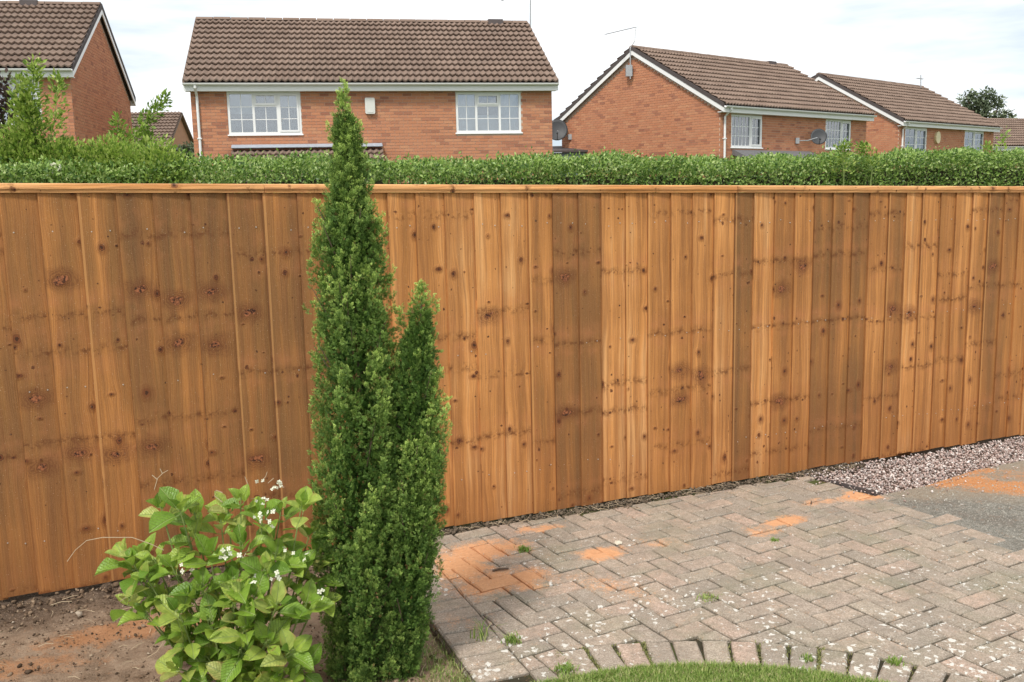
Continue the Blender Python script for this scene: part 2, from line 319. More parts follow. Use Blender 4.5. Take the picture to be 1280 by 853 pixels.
def m_tile():
    t = NT('roof_tile_concrete'); P = t.pos(); r = t.rnd()
    c = t.ramp(r, (0., (.185, .128, .098)), (.5, (.22, .155, .12)), (1., (.25, .178, .138)))
    c = t.mix(t.ramp(t.noise(P, 2.4, 5, .65), (.45, 0.), (.72, .35)), c, (.15, .115, .095))
    c = t.mix(t.math('MULTIPLY', t.math('LESS_THAN', t.vor(P, 7.), .09), .5), c, (.42, .38, .32))
    c = t.mix(t.ramp(t.noise(P, 40., 4, .7), (.45, 0.), (.75, .35)), c, (.34, .26, .21))
    return t.done(c, .9, t.noise(P, 50., 4), .003, spec=.2)
def m_glass():
    t = NT('window_glass'); gl = t.n('BsdfGlossy', {'Color': (.92, .95, 1., 1), 'Roughness': .03}); tr = t.n('BsdfTransparent', {'Color': (.80, .85, .86, 1)})
    f = t.n('Fresnel', {'IOR': 1.5}); k = t.math('MULTIPLY_ADD', f, 1.3, .16, clamp=True)
    s = t.n('MixShader', {0: k, 1: tr.outputs[0], 2: gl.outputs[0]}); t.t.links.new(s.outputs[0], t.out.inputs[0]); return t.m
def m_gravel():
    t = NT('pink_gravel_stone'); P = t.pos(); r = t.rnd()
    c = t.ramp(r, (0., (.30, .21, .18)), (.2, (.44, .32, .28)), (.42, (.60, .46, .41)), (.6, (.40, .34, .32)), (.75, (.72, .62, .56)), (.92, (.85, .80, .75)), (1., (.22, .16, .14)))
    c = t.mix(t.ramp(t.noise(P, 140., 3), (.4, 0.), (.7, .35)), c, (.25, .19, .16))
    return t.done(c, .8, t.noise(P, 200., 3), .002, spec=.25)
def m_slab():
    t = NT('worn_concrete'); P = t.pos()
    f = t.noise(P, 150., 5, .85); c = t.ramp(f, (.36, (.13, .125, .105)), (.5, (.34, .32, .27)), (.64, (.66, .62, .55)))
    c = t.mix(t.ramp(t.noise(P, 4., 4), (.45, 0.), (.65, .6)), c, (.24, .205, .17)); c = t.mix(t.ramp(t.noise(P, 38., 5, .8), (.45, 0.), (.58, .6)), c, (.15, .145, .12))
    sp = t.math('LESS_THAN', t.vor(P, 70.), .2); c = t.mix(t.math('MULTIPLY', sp, .5), c, (.62, .60, .54))
    wsp = t.math('LESS_THAN', t.vor(P, 9.), .10); c = t.mix(t.math('MULTIPLY', wsp, .75), c, (.78, .78, .74))
    xy = t.n('SeparateXYZ', {0: P}); far = t.math('SUBTRACT', xy.outputs[1], t.math('MULTIPLY_ADD', xy.outputs[0], -.10, 5.42))
    c = t.mix(t.math('MULTIPLY', t.ramp(t.math('ADD', far, t.math('MULTIPLY', t.noise(P, 5, 4), .3)), (.1, 0.), (.25, 1.)), .75), c, t.mix(t.noise(P, 60, 4, .7), (.30, .24, .17), (.52, .43, .33)))
    c = t.mix(stain_mask(t, P, [(2.66, 5.52, .22, .10, .2, 1.), (3.0, 5.38, .42, .14, -.2, 1.), (3.35, 5.62, .5, .16, -.1, .45), (2.85, 5.70, .18, .05, .35, .7)]), c, t.mix(t.noise(P, 80, 3), (.60, .25, .10), (.80, .40, .18)))
    return t.done(c, .95, t.math('ADD', f, t.math('MULTIPLY', t.noise(P, 45, 4), 1.)), .012, spec=.15)

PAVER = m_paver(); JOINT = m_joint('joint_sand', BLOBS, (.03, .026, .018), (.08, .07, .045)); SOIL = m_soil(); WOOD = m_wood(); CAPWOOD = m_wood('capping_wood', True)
BRICK = m_brick(); TILE = m_tile(); GLASS = m_glass(); GRAVEL = m_gravel(); SLAB = m_slab()
UPVC = plain('white_upvc', (.80, .80, .79), .4, var=.04, sc=2.); MORTAR = plain('brick_mortar', (.56, .44, .35), .95, var=.15, sc=30)
DARK = plain('dark_verge', (.085, .07, .068), .8, var=.2); LEAD = plain('lead_flashing', (.34, .38, .43), .55, var=.2); METAL = plain('galvanised_metal', (.42, .43, .44), .45, .5)
DISHM = plain('dish_grey', (.05, .052, .056), .5); BEIGE = plain('alarm_box_plastic', (.66, .66, .62), .5, var=.06); BARK = plain('bark', (.12, .085, .06), .95, var=.4, sc=40)
NAILM = plain('nail_head', (.62, .60, .56), .35, .6); TWIG = plain('dry_stalk', (.46, .36, .24), .9, var=.3, sc=50)
STEMG = plain('green_stem', (.20, .26, .08), .7, var=.3, sc=40); PETAL = plain('white_petal', (.64, .64, .50), .7, var=.08)
CURT = plain('net_curtain', (.66, .67, .70), .9, var=.1, sc=8); CURT2 = plain('mauve_curtain', (.085, .065, .085), .9, var=.2, sc=6)
ROOM = plain('room_interior', (.22, .20, .18), .9)

# ---------------------------------------------------------------- ground sheets
FS = .4192; FI = 5.046                              # fence line y = FS*x + FI at the ground
def fy(x): return FS * x + FI
FT = norm(np.array([1., FS, 0.])); FN = np.array([FT[1], -FT[0], 0.])      # along the fence; towards the garden
CC = np.array([.63, 1.954]); RO, RI = 1.602, 1.398  # arc of edging pavers round the lawn
EA = np.array([-.326, 3.692]); ED = norm(np.array([.174, -.435])); EN = np.array([-ED[1], ED[0]])   # left edge of the patio
if EN[0] < 0: EN = -EN
BR = [np.array(p) for p in ((1.70, 5.86), (2.09, 5.29), (2.33, 4.80), (2.47, 4.46), (2.95, 3.30), (3.5, 2.2))]   # right end of the paving
def flat(name, pts, z, m, thick=0.):
    b = MB(); n = len(pts); V = [(p[0], p[1], z) for p in pts]; F = [tuple(range(n))]
    if thick: V += [(p[0], p[1], z - thick) for p in pts]; F += [(k, n + k, n + (k + 1) % n, (k + 1) % n) for k in range(n)]
    b.add(V, F); return struct(b.build(name, m))
def m_grass_ground():
    t = NT('grass_ground'); P = t.pos(); c = t.mix(t.noise(P, 3., 5, .6), (.05, .075, .02), (.10, .13, .035)); return t.done(c, 1., t.noise(P, 60., 4), .01, spec=.1)
GG = m_grass_ground()
flat('ground', [(-700, -60), (700, -60), (700, 1200), (-700, 1200)], -.10, GG)
# soil bed
gx = np.arange(-5.2, .62, .022); gy = np.arange(.9, 5.45, .022)
from mathutils import noise as mno
XX, YY = np.meshgrid(gx, gy); H = np.zeros_like(XX)
for i in range(XX.shape[0]):
    for j in range(XX.shape[1]):
        x, y = XX[i, j], YY[i, j]
        if y > fy(x) + .12 or y < 2.2: H[i, j] = -.02; continue
        near = max(0., 1 - (fy(x) - y) / .55)
        H[i, j] = .020 * mno.noise((x * 3, y * 3, 0)) + (.010 + .016 * near) * mno.noise((x * 17, y * 17, 4)) + (.008 + .012 * near) * mno.noise((x * 43, y * 43, 9)) - .012
inside = (XX - EA[0]) * EN[0] + (YY - EA[1]) * EN[1]
H = np.where(inside > -.03, np.minimum(H, -.06 - 0 * H), H); H = np.where(YY > fy(XX) + .03, -.05, H)
nY, nX = XX.shape; ids = np.arange(nX * nY).reshape(nY, nX)
F = np.stack([ids[:-1, :-1], ids[:-1, 1:], ids[1:, 1:], ids[1:, :-1]], -1).reshape(-1, 4)
struct(obj('soil_bed', fast(np.stack([XX, YY, H], -1).reshape(-1, 3), F, smooth=True), SOIL))
def soil_h(x, y):
    j = np.clip(((x - gx[0]) / .022).astype(int), 0, nX - 1); i = np.clip(((y - gy[0]) / .022).astype(int), 0, nY - 1); return H[i, j]
# patio bed
pl = EA - ED * 1.7
bed = [tuple(EA - ED * (1.30)), tuple(EA + ED * 2.3), (3.5, 1.6)] + [tuple(p) for p in BR[::-1]]
patio = flat('patio', bed, -.017, JOINT)
# lawn
lp = [(CC[0] + (RI - .004) * math.cos(a), CC[1] + (RI - .004) * math.sin(a)) for a in np.linspace(0, 2 * math.pi, 72, endpoint=False)]
flat('lawn', lp, -.008, GG, .06)
# slab and gravel bed to the right
GV = [np.array(p) for p in ((1.76, 5.80), (1.92, 5.55), (2.08, 5.31), (2.41, 5.45), (2.87, 5.76), (3.3, 5.96), (4.6, 6.55), (6.4, 7.35))]
flat('concrete_slab', [(2.08, 5.30), (1.98, 5.18), (2.14, 4.80), (2.28, 4.46), (2.76, 3.30), (3.3, 2.2), (7.5, 2.2), (7.5, 7.6), (6.4, 7.33)] + [tuple(p) for p in GV[::-1][1:5]], -.006, SLAB, .08)
flat('gravel_bed', [tuple(p) for p in GV] + [(7.2, fy(7.2) + .05), (1.72, fy(1.72) + .05)], -.045, m_joint('gravel_bed_dirt', None, (.07, .05, .04), (.2, .15, .12), 0))
flat('fence_footing_soil', [(-5.2, fy(-5.2) + .9), (-5.2, fy(-5.2) + .02), (-.75, fy(-.75) + .02), (-.60, fy(-.6) - .30), (1.9, fy(1.9) - .10), (1.9, fy(1.9) - .01), (7.3, fy(7.3) - .01), (7.3, fy(7.3) + .9)], -.03, SOIL)

# ---------------------------------------------------------------- pavers
PA = R(29.); PU = np.array([math.cos(PA), math.sin(PA)]); PV = np.array([-PU[1], PU[0]])
MOD = .1045; GAP = .0062; P0 = np.array([.043, 3.701])
def clip(poly, o, n):                # keep the side where (p-o).n >= 0
    res = []
    for i in range(len(poly)):
        a, b = poly[i], poly[(i + 1) % len(poly)]; da = float(np.dot(a - o, n)); db = float(np.dot(b - o, n))
        if da >= 0: res.append(a)
        if da * db < 0: res.append(a + (b - a) * (da / (da - db)))
    return res
def area(p): return .5 * abs(sum(p[i][0] * p[(i + 1) % len(p)][1] - p[(i + 1) % len(p)][0] * p[i][1] for i in range(len(p))))
def paver_mesh(poly, seed=0):        # poly centred on the origin, counter-clockwise
    rr = random.Random(seed); n = len(poly); c = sum(poly) / n; pts = []
    for i in range(n):               # an extra point along each side: worn, uneven arrises
        a, b = poly[i], poly[(i + 1) % n]; pts.append(a + (c - a) / (np.linalg.norm(c - a) + 1e-6) * rr.uniform(0, .004))
        if np.linalg.norm(b - a) > .09:
            m_ = (a + b) / 2 + (c - (a + b) / 2) * rr.uniform(-.01, .02); pts.append(m_)
    n = len(pts); V = []
    for ins, z in ((.009, 0.), (.0, -.007), (.0, -.045)):
        for p in pts:
            d = c - p; V.append((*(p + d / (np.linalg.norm(d) + 1e-6) * ins), z + (rr.uniform(-.0008, .0008) if z == 0 else 0)))
    F = [tuple(range(n))] + [(k, n + k, n + (k + 1) % n, (k + 1) % n) for k in range(n)] + [(n + k, 2 * n + k, 2 * n + (k + 1) % n, n + (k + 1) % n) for k in range(n)]
    return V, F
dA = .1065 / ((RO + RI) / 2)
ALAST = R(20) + dA * int((R(109) - R(20)) / dA)
pavers = []                          # (centre, angle, mesh key or polygon, z)
hl, hw = MOD - GAP / 2, MOD / 2 - GAP / 2
full = [np.array(p) for p in ((-hl, -hw), (hl, -hw), (hl, hw), (-hl, hw))]
BW = .205
frnt = np.array([FN[0], FN[1]]); fo = np.array([0, fy(0)]) + frnt * .10
bo = EA + EN * (BW + .002)
def rside(p):                        # left of the right-hand end of the paving
    y = p[1]; k = 0
    for a, b in zip(BR[:-1], BR[1:]):
        if a[1] >= y >= b[1]: return a[0] + (b[0] - a[0]) * (a[1] - y) / (a[1] - b[1])
    return BR[0][0] if y > BR[0][1] else BR[-1][0]
for i in range(-40, 60):
    for j in range(-40, 60):
        tt = (i - j) % 4
        if tt == 0: cu, cv, an = i + 1, j + .5, 0
        elif tt == 3: cu, cv, an = i + .5, j + 1, 1
        else: continue
        c = P0 + PU * cu * MOD + PV * cv * MOD
        if c[1] < 2.55 or c[1] > fy(c[0]) + .1 or c[0] > rside(c) - .03: continue
        u, v = (PU, PV) if an == 0 else (PV, -PU)
        poly = [c + u * p[0] + v * p[1] for p in full]; k0 = len(poly); A0 = area(poly)
        poly = clip(poly, bo, EN); 
        if len(poly) > 2: poly = clip(poly, fo + frnt * random.uniform(-.03, .03), frnt)
        if len(poly) > 2:
            q = min(poly, key=lambda p: np.linalg.norm(p - CC)); d = norm(sum(poly) / len(poly) - CC); poly = clip(poly, CC + d * (RO + .006 if math.atan2(d[1], d[0]) < ALAST + dA * .55 else RI + .0), d)
        if len(poly) < 3 or area(poly) < .05 * A0: continue
        if abs(area(poly) - A0) < 1e-6: pavers.append((c, PA + (an * math.pi / 2), None))
        else:
            cc = sum(poly) / len(poly); pavers.append((cc, 0., [p - cc for p in poly]))
ba = math.atan2(EN[1], EN[0])
for k in range(-16, 22):             # soldier course along the left edge
    c = EA - ED * (k * MOD) + EN * BW / 2
    if c[1] > fy(c[0]) - .12 or (np.linalg.norm(c - CC) < RI + .08) or c[1] < 2.6: continue
    pavers.append((c, ba, None))
th = R(20); arcang = []
while th < ALAST + .001:                   # sailor course round the lawn, wedge-shaped joints
    c = CC + np.array([math.cos(th), math.sin(th)]) * (RO + RI) / 2; arcang.append(th)
    if c[1] > 2.5: pavers.append((c, th + random.uniform(-.05, .05), None))
    th += dA
camp = np.array([0., 0.])
pavers.sort(key=lambda p: np.linalg.norm(p[0] - np.array([.9, 3.6])))
var = []
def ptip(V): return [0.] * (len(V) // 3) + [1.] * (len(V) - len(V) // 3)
for k in range(6):
    V, F = paver_mesh(full, k); b = MB(); b.add(V, F); var.append(b.mesh(tip=ptip(V)))
rest = MB()
for n_, (c, an, poly) in enumerate(pavers):
    mtx = Matrix.Translation((c[0], c[1], random.uniform(-.004, .002))) @ Matrix.Rotation(an + random.uniform(-.012, .012) + (math.pi if random.random() < .5 and poly is None else 0), 4, 'Z') @ Matrix.Rotation(random.uniform(-.012, .012), 4, 'X') @ Matrix.Rotation(random.uniform(-.009, .009), 4, 'Y')
    if n_ < 300:
        if poly is None: me = random.choice(var)
        else: V, F = paver_mesh(poly, n_); b = MB(); b.add(V, F); me = b.mesh(tip=ptip(V))
        obj('paver', me, PAVER, patio, matrix=mtx)
    else:
        V, F = paver_mesh(poly if poly is not None else full, n_); rest.add([mtx @ Vector(p) for p in V], F, random.random())
if rest.v: rest.build('paving_remainder', PAVER, patio, kind='stuff')

# ---------------------------------------------------------------- fence
fence = thing('wooden_fence', 'long orange brown close board timber fence crossing the garden behind the patio', 'fence')
SX = [-2.17, -2.032, -1.89, -1.744, -1.603, -1.455, -1.309, -1.159, -1.011, -0.87, -0.737, -0.604, -0.471, -0.331, -0.184, -0.049, 0.093, 0.225, 0.365, 0.494, 0.631, 0.761, 0.899, 1.03, 1.164, 1.298, 1.419, 1.555, 1.692, 1.826, 1.954, 2.096, 2.217, 2.358, 2.49, 2.612, 2.755, 2.875, 3.01, 3.141, 3.274, 3.402]
TN = [.42, .45, .50, .33, .36, .33, .36, .36, .4, .5, .62, .78, .76, .76, .8, .86, .60, .36, .40, .86, .80, .66, .70, .76, .82, .24, .92, .62, .68, .33, .36, .28, .68, .5, .82, .72, .6, .64, .66, .40, .5, .6]
KN = [.1, .1, .1, .52, .52, .52, .3, .3, .3, .7, .7, .15, .15, .15, .86, .86, .41, .66, .66, .22, .22, .9, .9, .9, .35, .35, .58, .58, .58, .05, .05, .05, .77, .77, .49, .49, .12, .12, .63, .63, .27, .27]
x = SX[0]
while x > -4.3: x -= random.uniform(.13, .145); SX.insert(0, x); TN.insert(0, random.uniform(.3, .5)); KN.insert(0, random.random())
x = SX[-1]
while x < 6.2: x += random.uniform(.12, .14); SX.append(x); TN.append(random.uniform(.35, .8)); KN.append(random.random())
def ftop(x): return 1.7745 - .0209 * x
fa = math.atan2(FT[1], FT[0])
def wpt(x, n=0.): return (x + FN[0] * n, fy(x) + FN[1] * n)
nails = MB()
BK = {-2.17: (.59, .90), -2.032: (.64, 1.42), -1.89: (.61, 0), -1.744: (1.36, .63), -1.603: (1.30, 1.10), -1.455: (1.33, 1.08), -1.309: (1.22, .50), -.184: (1.12, 0), .225: (1.30, .55), .899: (.72, .55), 1.555: (.46, 1.15), 2.358: (.97, .60), 2.49: (.93, 0), 3.01: (.94, 0), 3.141: (1.2, 0), 1.03: (0, .68), 1.692: (1.28, 0)}
for i in range(len(SX) - 1):
    x0, x1 = SX[i], SX[i + 1]; wd = (x1 - x0) / FT[0]; z0 = random.uniform(.0, .014); z1 = ftop(x0) - .022
    px, py = wpt(x0); ov = .022; t0, t1 = .012, .004; lift = random.uniform(-.001, .0015)
    b = MB(); nz_ = 7; V = []; F = []
    bow = random.uniform(-.0025, .0025); lean = random.uniform(-.0025, .0025)
    for k in range(nz_):             # thick edge on the left lapping over the thin edge of its neighbour
        q = k / (nz_ - 1); z = z0 + (z1 - z0) * q; dx = bow * math.sin(q * math.pi) + lean * (q - .5)
        yb = 0.
        V += [(dx, -t0 - .003 - lift, z), (dx + wd * .5, -(t0 + t1) / 2 - .003 + bow * .6 - lift, z), (dx + wd + ov, -t1 * .9, z), (dx + wd + ov, 0, z), (dx, -.004, z)]
    for k in range(nz_ - 1):
        for e in range(5): F.append((k * 5 + e, k * 5 + (e + 1) % 5, (k + 1) * 5 + (e + 1) % 5, (k + 1) * 5 + e))
    F += [(4, 3, 2, 1, 0), tuple((nz_ - 1) * 5 + e for e in range(5))]
    b.add(V, F)
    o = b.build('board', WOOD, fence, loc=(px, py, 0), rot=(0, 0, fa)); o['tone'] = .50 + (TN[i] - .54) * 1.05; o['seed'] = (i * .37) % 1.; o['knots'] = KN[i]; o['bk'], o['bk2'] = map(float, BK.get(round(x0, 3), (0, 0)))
    for zz in (1.585 - .0209 * x0, .93, .26):
        for fx in (.3, .78):
            if random.random() < .4: continue
            cx, cy = wpt(x0 + wd * FT[0] * fx, .0145 - .006 * fx); zz2 = zz + random.uniform(-.012, .012)
            m_ = Matrix.Translation((cx, cy, zz2)) @ Matrix.Rotation(fa, 4, 'Z')
            nails.add([m_ @ Vector((.0028 * math.cos(a), -.0012, .0028 * math.sin(a))) for a in np.linspace(0, 2 * math.pi, 6, endpoint=False)] + [m_ @ Vector((.0035 * math.cos(a), .003, .0035 * math.sin(a))) for a in np.linspace(0, 2 * math.pi, 6, endpoint=False)],
                      [tuple(range(6))] + [(k, (k + 1) % 6, 6 + (k + 1) % 6, 6 + k) for k in range(6)])
nails.build('nail_heads', NAILM, fence, kind='stuff')
cap = [(-.030, 0), (-.030, .006), (-.026, .020), (-.022, .022), (.045, .026), (.050, .022), (.050, 0)]
for a, b_ in ((-4.35, -1.15), (-1.15, 1.30), (1.30, 3.05), (3.05, 4.8), (4.8, 6.3)):
    m_ = MB(); lx = (b_ - a) / FT[0] - .0015; dz = ftop(b_) - ftop(a)
    m_.extrude(cap, (lx, 0, dz), (0, 0, -.004)); m_.extrude([(-.024, -.020), (-.026, -.004), (-.0165, -.004), (-.0165, -.020)], (lx, 0, dz), (0, 0, 0))
    o = m_.build('capping_rail', CAPWOOD, fence, loc=(*wpt(a), ftop(a)), rot=(0, 0, fa)); o['tone'] = .98; o['seed'] = random.random(); o['knots'] = random.random()
for zz in (.26, .93, 1.58):
    m_ = MB(); m_.extrude([(.002, -.035), (.055, 0), (.002, .035)], ((6.2 + 4.3) / FT[0], 0, -.0209 * 10.5 if zz > 1.5 else 0)); o = m_.build('arris_rail', WOOD, fence, loc=(*wpt(-4.3), zz + (.09 if zz > 1.5 else 0)), rot=(0, 0, fa)); o['tone'] = .4
for x in np.arange(-4.25, 6.3, 1.72):
    m_ = MB(); m_.box((-.05, .06, -.1), (.05, .16, ftop(x) - .03)); o = m_.build('post', WOOD, fence, loc=(*wpt(x), 0), rot=(0, 0, fa)); o['tone'] = .35

# ---------------------------------------------------------------- loose ground material
def icos():
    b = bpy.data.meshes.new('t'); import bmesh; bm = bmesh.new(); bmesh.ops.create_icosphere(bm, subdivisions=1, radius=1.); bm.to_mesh(b); bm.free()
    V = np.array([v.co[:] for v in b.vertices]); F = np.array([p.vertices[:] for p in b.polygons]); bpy.data.meshes.remove(b); return V, F
IV, IF = icos()
def stones(pts, size, squash=(.5, .9), jit=.25):
    n = len(pts); V = IV[None] * (1 + rng.uniform(-jit, jit, (n, len(IV), 1)))
    V = V * rng.uniform(squash[0], 1., (n, 1, 3)) * size[:, None, None]
    V = V * np.array([1, 1, squash[1]])
    Mx = frames(rng.normal(size=(n, 3)) * np.array([.6, .6, 1]))
    V = np.einsum('nij,nkj->nki', Mx, V) + pts[:, None, :]
    F = IF[None] + (np.arange(n) * len(IV))[:, None, None]
    return V.reshape(-1, 3), F.reshape(-1, 3), np.repeat(rng.random(n), len(IV))
def inpoly(P, poly):
    poly = np.array(poly); r_ = np.zeros(len(P), bool)
    for i in range(len(poly)):
        a, b = poly[i], poly[(i + 1) % len(poly)]
        c_ = ((a[1] > P[:, 1]) != (b[1] > P[:, 1])) & (P[:, 0] < (b[0] - a[0]) * (P[:, 1] - a[1]) / (b[1] - a[1] + 1e-12) + a[0]); r_ ^= c_
    return r_
n = 74000; P = np.stack([rng.uniform(1.55, 6.5, n), rng.uniform(5.2, 7.9, n)], -1)
gpoly = [tuple(p) for p in GV] + [(7.2, fy(7.2) - .004), (1.72, fy(1.72) - .004)]
P = P[inpoly(P, gpoly)]; sz = rng.uniform(.005, .0105, len(P))
V, F, r_ = stones(np.c_[P, rng.uniform(-.038, -.002, len(P))], sz, (.6, .8))
obj('gravel', fast(V, F, r_), GRAVEL, kind='stuff')['label'] = 'pinkish grey loose gravel along the foot of the fence on the right'
# strays on the slab and at the end of the paving
P = np.stack([rng.uniform(1.3, 3.6, 4000), rng.uniform(4.4, 6.4, 4000)], -1)
dd = np.min([np.linalg.norm(P - (a + (b - a) * t_), axis=1) for a, b in zip(GV[:-1], GV[1:]) for t_ in np.linspace(0, 1, 8)], axis=0)
keep = (P[:, 1] < fy(P[:, 0]) - .02) & (rng.random(len(P)) < np.exp(-dd / .09)); P = P[keep]
V, F, r_ = stones(np.c_[P, np.full(len(P), .003)], rng.uniform(.003, .009, len(P)))
obj('stray_gravel', fast(V, F, r_), GRAVEL, kind='stuff')
P = np.stack([rng.uniform(2.05, 4.4, 16000), rng.uniform(3.9, 6.4, 16000)], -1); P = P[inpoly(P, [(2.10, 5.28), (2.34, 4.80), (2.48, 4.46), (2.96, 3.30), (4.4, 3.3), (4.4, 6.4)] + [tuple(p) for p in GV[::-1][2:5]])]
V, F, r_ = stones(np.c_[P, np.full(len(P), -.006)], rng.gamma(2., .0012, len(P)) + .001, (.5, .6)); obj('slab_grit', fast(V, F, r_), plain('grey_grit', (.36, .34, .29), .95, var=.7, sc=120), kind='stuff')
# clods of soil, thickest along the fence
n = 90000; P = np.stack([rng.uniform(-4.2, .2, n), rng.uniform(2.4, 5.1, n)], -1); df = fy(P[:, 0]) - P[:, 1]
keep = (df > .005) & (((P - EA) @ EN) < -.02) & (rng.random(n) < .22 + np.exp(-df / .26)); P = P[keep]; df = df[keep]
sz = rng.gamma(1.4, .0021, len(P)) * (1 + 1.1 * np.exp(-df / .2)); sz = np.clip(sz, .002, .028)
V, F, r_ = stones(np.c_[P, soil_h(P[:, 0], P[:, 1]) + sz * .3], sz, (.5, .7), .5)
t = NT('soil_clod'); cc_ = t.ramp(t.rnd(), (0., (.07, .048, .032)), (.5, (.17, .115, .075)), (.88, (.28, .20, .135)), (.98, (.36, .27, .19)), (1., (.50, .42, .33))); obj('soil_clods', fast(V, F, r_), t.done(cc_, 1., t.noise(t.pos(), 160., 4, .7), .004, spec=.1), kind='stuff')
# debris in the gap under the fence beside the patio
n = 4200; xx = rng.uniform(-.7, 2.2, n); off = np.abs(rng.normal(.03, .04, n)) + .004; P = np.stack([xx + FN[0] * off, fy(xx) + FN[1] * off], -1)
V, F, r_ = stones(np.c_[P, rng.uniform(-.03, .006, n)], np.clip(rng.gamma(2., .0035, n), .002, .018), (.4, .7), .35)
DEB = plain('leaf_litter', (.13, .10, .07), .95, var=.6, sc=60); obj('gap_debris', fast(V, F, r_), DEB, kind='stuff')
# chips of bark, straw and dead stalks
tw = MB()
for k in range(330):
    if k < 210: x = random.uniform(-2.9, -.35); y = random.uniform(3.0, fy(x) - .03)
    else: x = random.uniform(-.6, 2.2); y = fy(x) - abs(random.gauss(.02, .06)) - .02
    if k < 210 and (np.array([x, y]) - EA) @ EN > -.02: continue
    z = float(soil_h(np.array([x]), np.array([y]))[0]) + .006 if k < 210 else .004
    a = random.uniform(0, 6.3); l = random.uniform(.015, .09); c_ = random.uniform(-.3, .3)
    tw.tube([(x, y, z), (x + l * .5 * math.cos(a), y + l * .5 * math.sin(a), z + .006), (x + l * math.cos(a + c_), y + l * math.sin(a + c_), z)], random.uniform(.0006, .0017), 3, random.random())
tw.build('straw_and_stalks', TWIG, None, kind='stuff')
CHIP = plain('pale_chip', (.55, .50, .40), .9, var=.3, sc=60)
n = 2600; P = np.stack([rng.uniform(-.5, 2.9, n), rng.uniform(3.1, 5.7, n)], -1); df = fy(P[:, 0]) - P[:, 1]; keep = (df > .02) & (np.linalg.norm(P - CC, axis=1) > RI) & (((P - EA) @ EN) > .0) & (rng.random(n) < .2 + np.exp(-df / .25)); P = P[keep]
V, F, r_ = stones(np.c_[P, np.full(len(P), .001)], rng.uniform(.0012, .0042, len(P)), (.4, .6)); obj('grit_on_paving', fast(V, F, r_), CHIP, kind='stuff')
def named_bits():
    b = MB(); p = gp(625, 714); b.tube([(p[0] - .035, p[1] - .008, .006), (p[0], p[1], .011), (p[0] + .04, p[1] + .012, .007)], [.005, .006, .004], 6)
    o = b.build('wood_stick', BARK); o['label'] = 'short dark stick lying in the middle of the orange dust'; o['category'] = 'stick'
    b = MB(); p = gp(773, 680); V, F, r_ = stones(np.array([[p[0], p[1], .008]]), np.array([.028]), (.6, .4)); b.add(V, F); o = b.build('pebble', CHIP); o['label'] = 'pale flat pebble on the pavers near the fence'; o['category'] = 'pebble'
    b = MB(); p = gp(1014, 630); b.tube([(p[0], p[1], 0), (p[0], p[1], .02)], [.006, .001], 5); o = b.build('debris_spike', BARK); o['label'] = 'tiny dark upright stub on the pavers below the small orange patch by the gravel'; o['category'] = 'debris'
named_bits()
b = MB(); e0, e1 = np.array([1.90, 5.575]), np.array([2.105, 5.30]); d = norm(e1 - e0); pn = np.array([-d[1], d[0]])
q = [e0, e1, e1 + pn * .012, e0 + pn * .012]; b.add([(*p, -.05) for p in q] + [(*p, .004) for p in q], [(0, 1, 5, 4), (1, 2, 6, 5), (2, 3, 7, 6), (3, 0, 4, 7), (4, 5, 6, 7)])
o = b.build('edging_strip', DARK); o['label'] = 'thin dark edging strip between the pavers and the gravel'; o['category'] = 'edging'

# ---------------------------------------------------------------- grass
def blades(P, h, lean=.5, wdt=.0016, rnd=None):
    n = len(P); a = rng.uniform(0, 2 * np.pi, n); d = np.stack([np.cos(a), np.sin(a), np.zeros(n)], -1); s = np.stack([-np.sin(a), np.cos(a), np.zeros(n)], -1)
    z = np.array([0, 0, 1.]); ln = rng.uniform(.1, 1., n)[:, None] * lean; h = h[:, None]
    p1 = P + z * h * .6 + d * h * ln * .35; p2 = P + z * h * (1 - .3 * ln) + d * h * ln
    V = np.stack([P - s * wdt, P + s * wdt, p1 - s * wdt * .8, p1 + s * wdt * .8, p2 - s * wdt * .1, p2 + s * wdt * .1], 1)
    F = np.array([(0, 1, 3, 2), (2, 3, 5, 4)])[None] + (np.arange(n) * 6)[:, None, None]
    return V.reshape(-1, 3), F.reshape(-1, 4), np.repeat(rng.random(n) if rnd is None else rnd, 6)
GRASS = m_leaf('grass_blade', [(0., (.13, .22, .035)), (.45, (.22, .34, .06)), (.75, (.36, .45, .12)), (.92, (.52, .50, .22)), (1., (.55, .48, .28))], .3, .6)
a = rng.uniform(R(35), R(150), 90000); r0 = RI - .006 - np.abs(rng.normal(0, .20, 90000)); P = np.stack([CC[0] + r0 * np.cos(a), CC[1] + r0 * np.sin(a), np.full(90000, -.008)], -1)
V, F, r_ = blades(P, rng.uniform(.012, .036, len(P)), .9, .0014); o = obj('grass', fast(V, F, r_), GRASS, kind='stuff'); o['label'] = 'short mown grass'
# dry grass at the left edge of the patio
n = 5200; tt = rng.uniform(-.1, .9, n); off = rng.gamma(1.4, .09, n); Q = EA[None] + ED[None] * tt[:, None] - EN[None] * (off[:, None] + .004); 
keep = rng.random(n) < np.clip(.15 + tt * 1.3, 0, 1); Q = Q[keep]
V, F, r_ = blades(np.c_[Q, soil_h(Q[:, 0], Q[:, 1])], rng.uniform(.008, .032, len(Q)), 1.4, .0011, rng.uniform(.55, 1., len(Q))); obj('dry_grass', fast(V, F, r_), GRASS, kind='stuff')
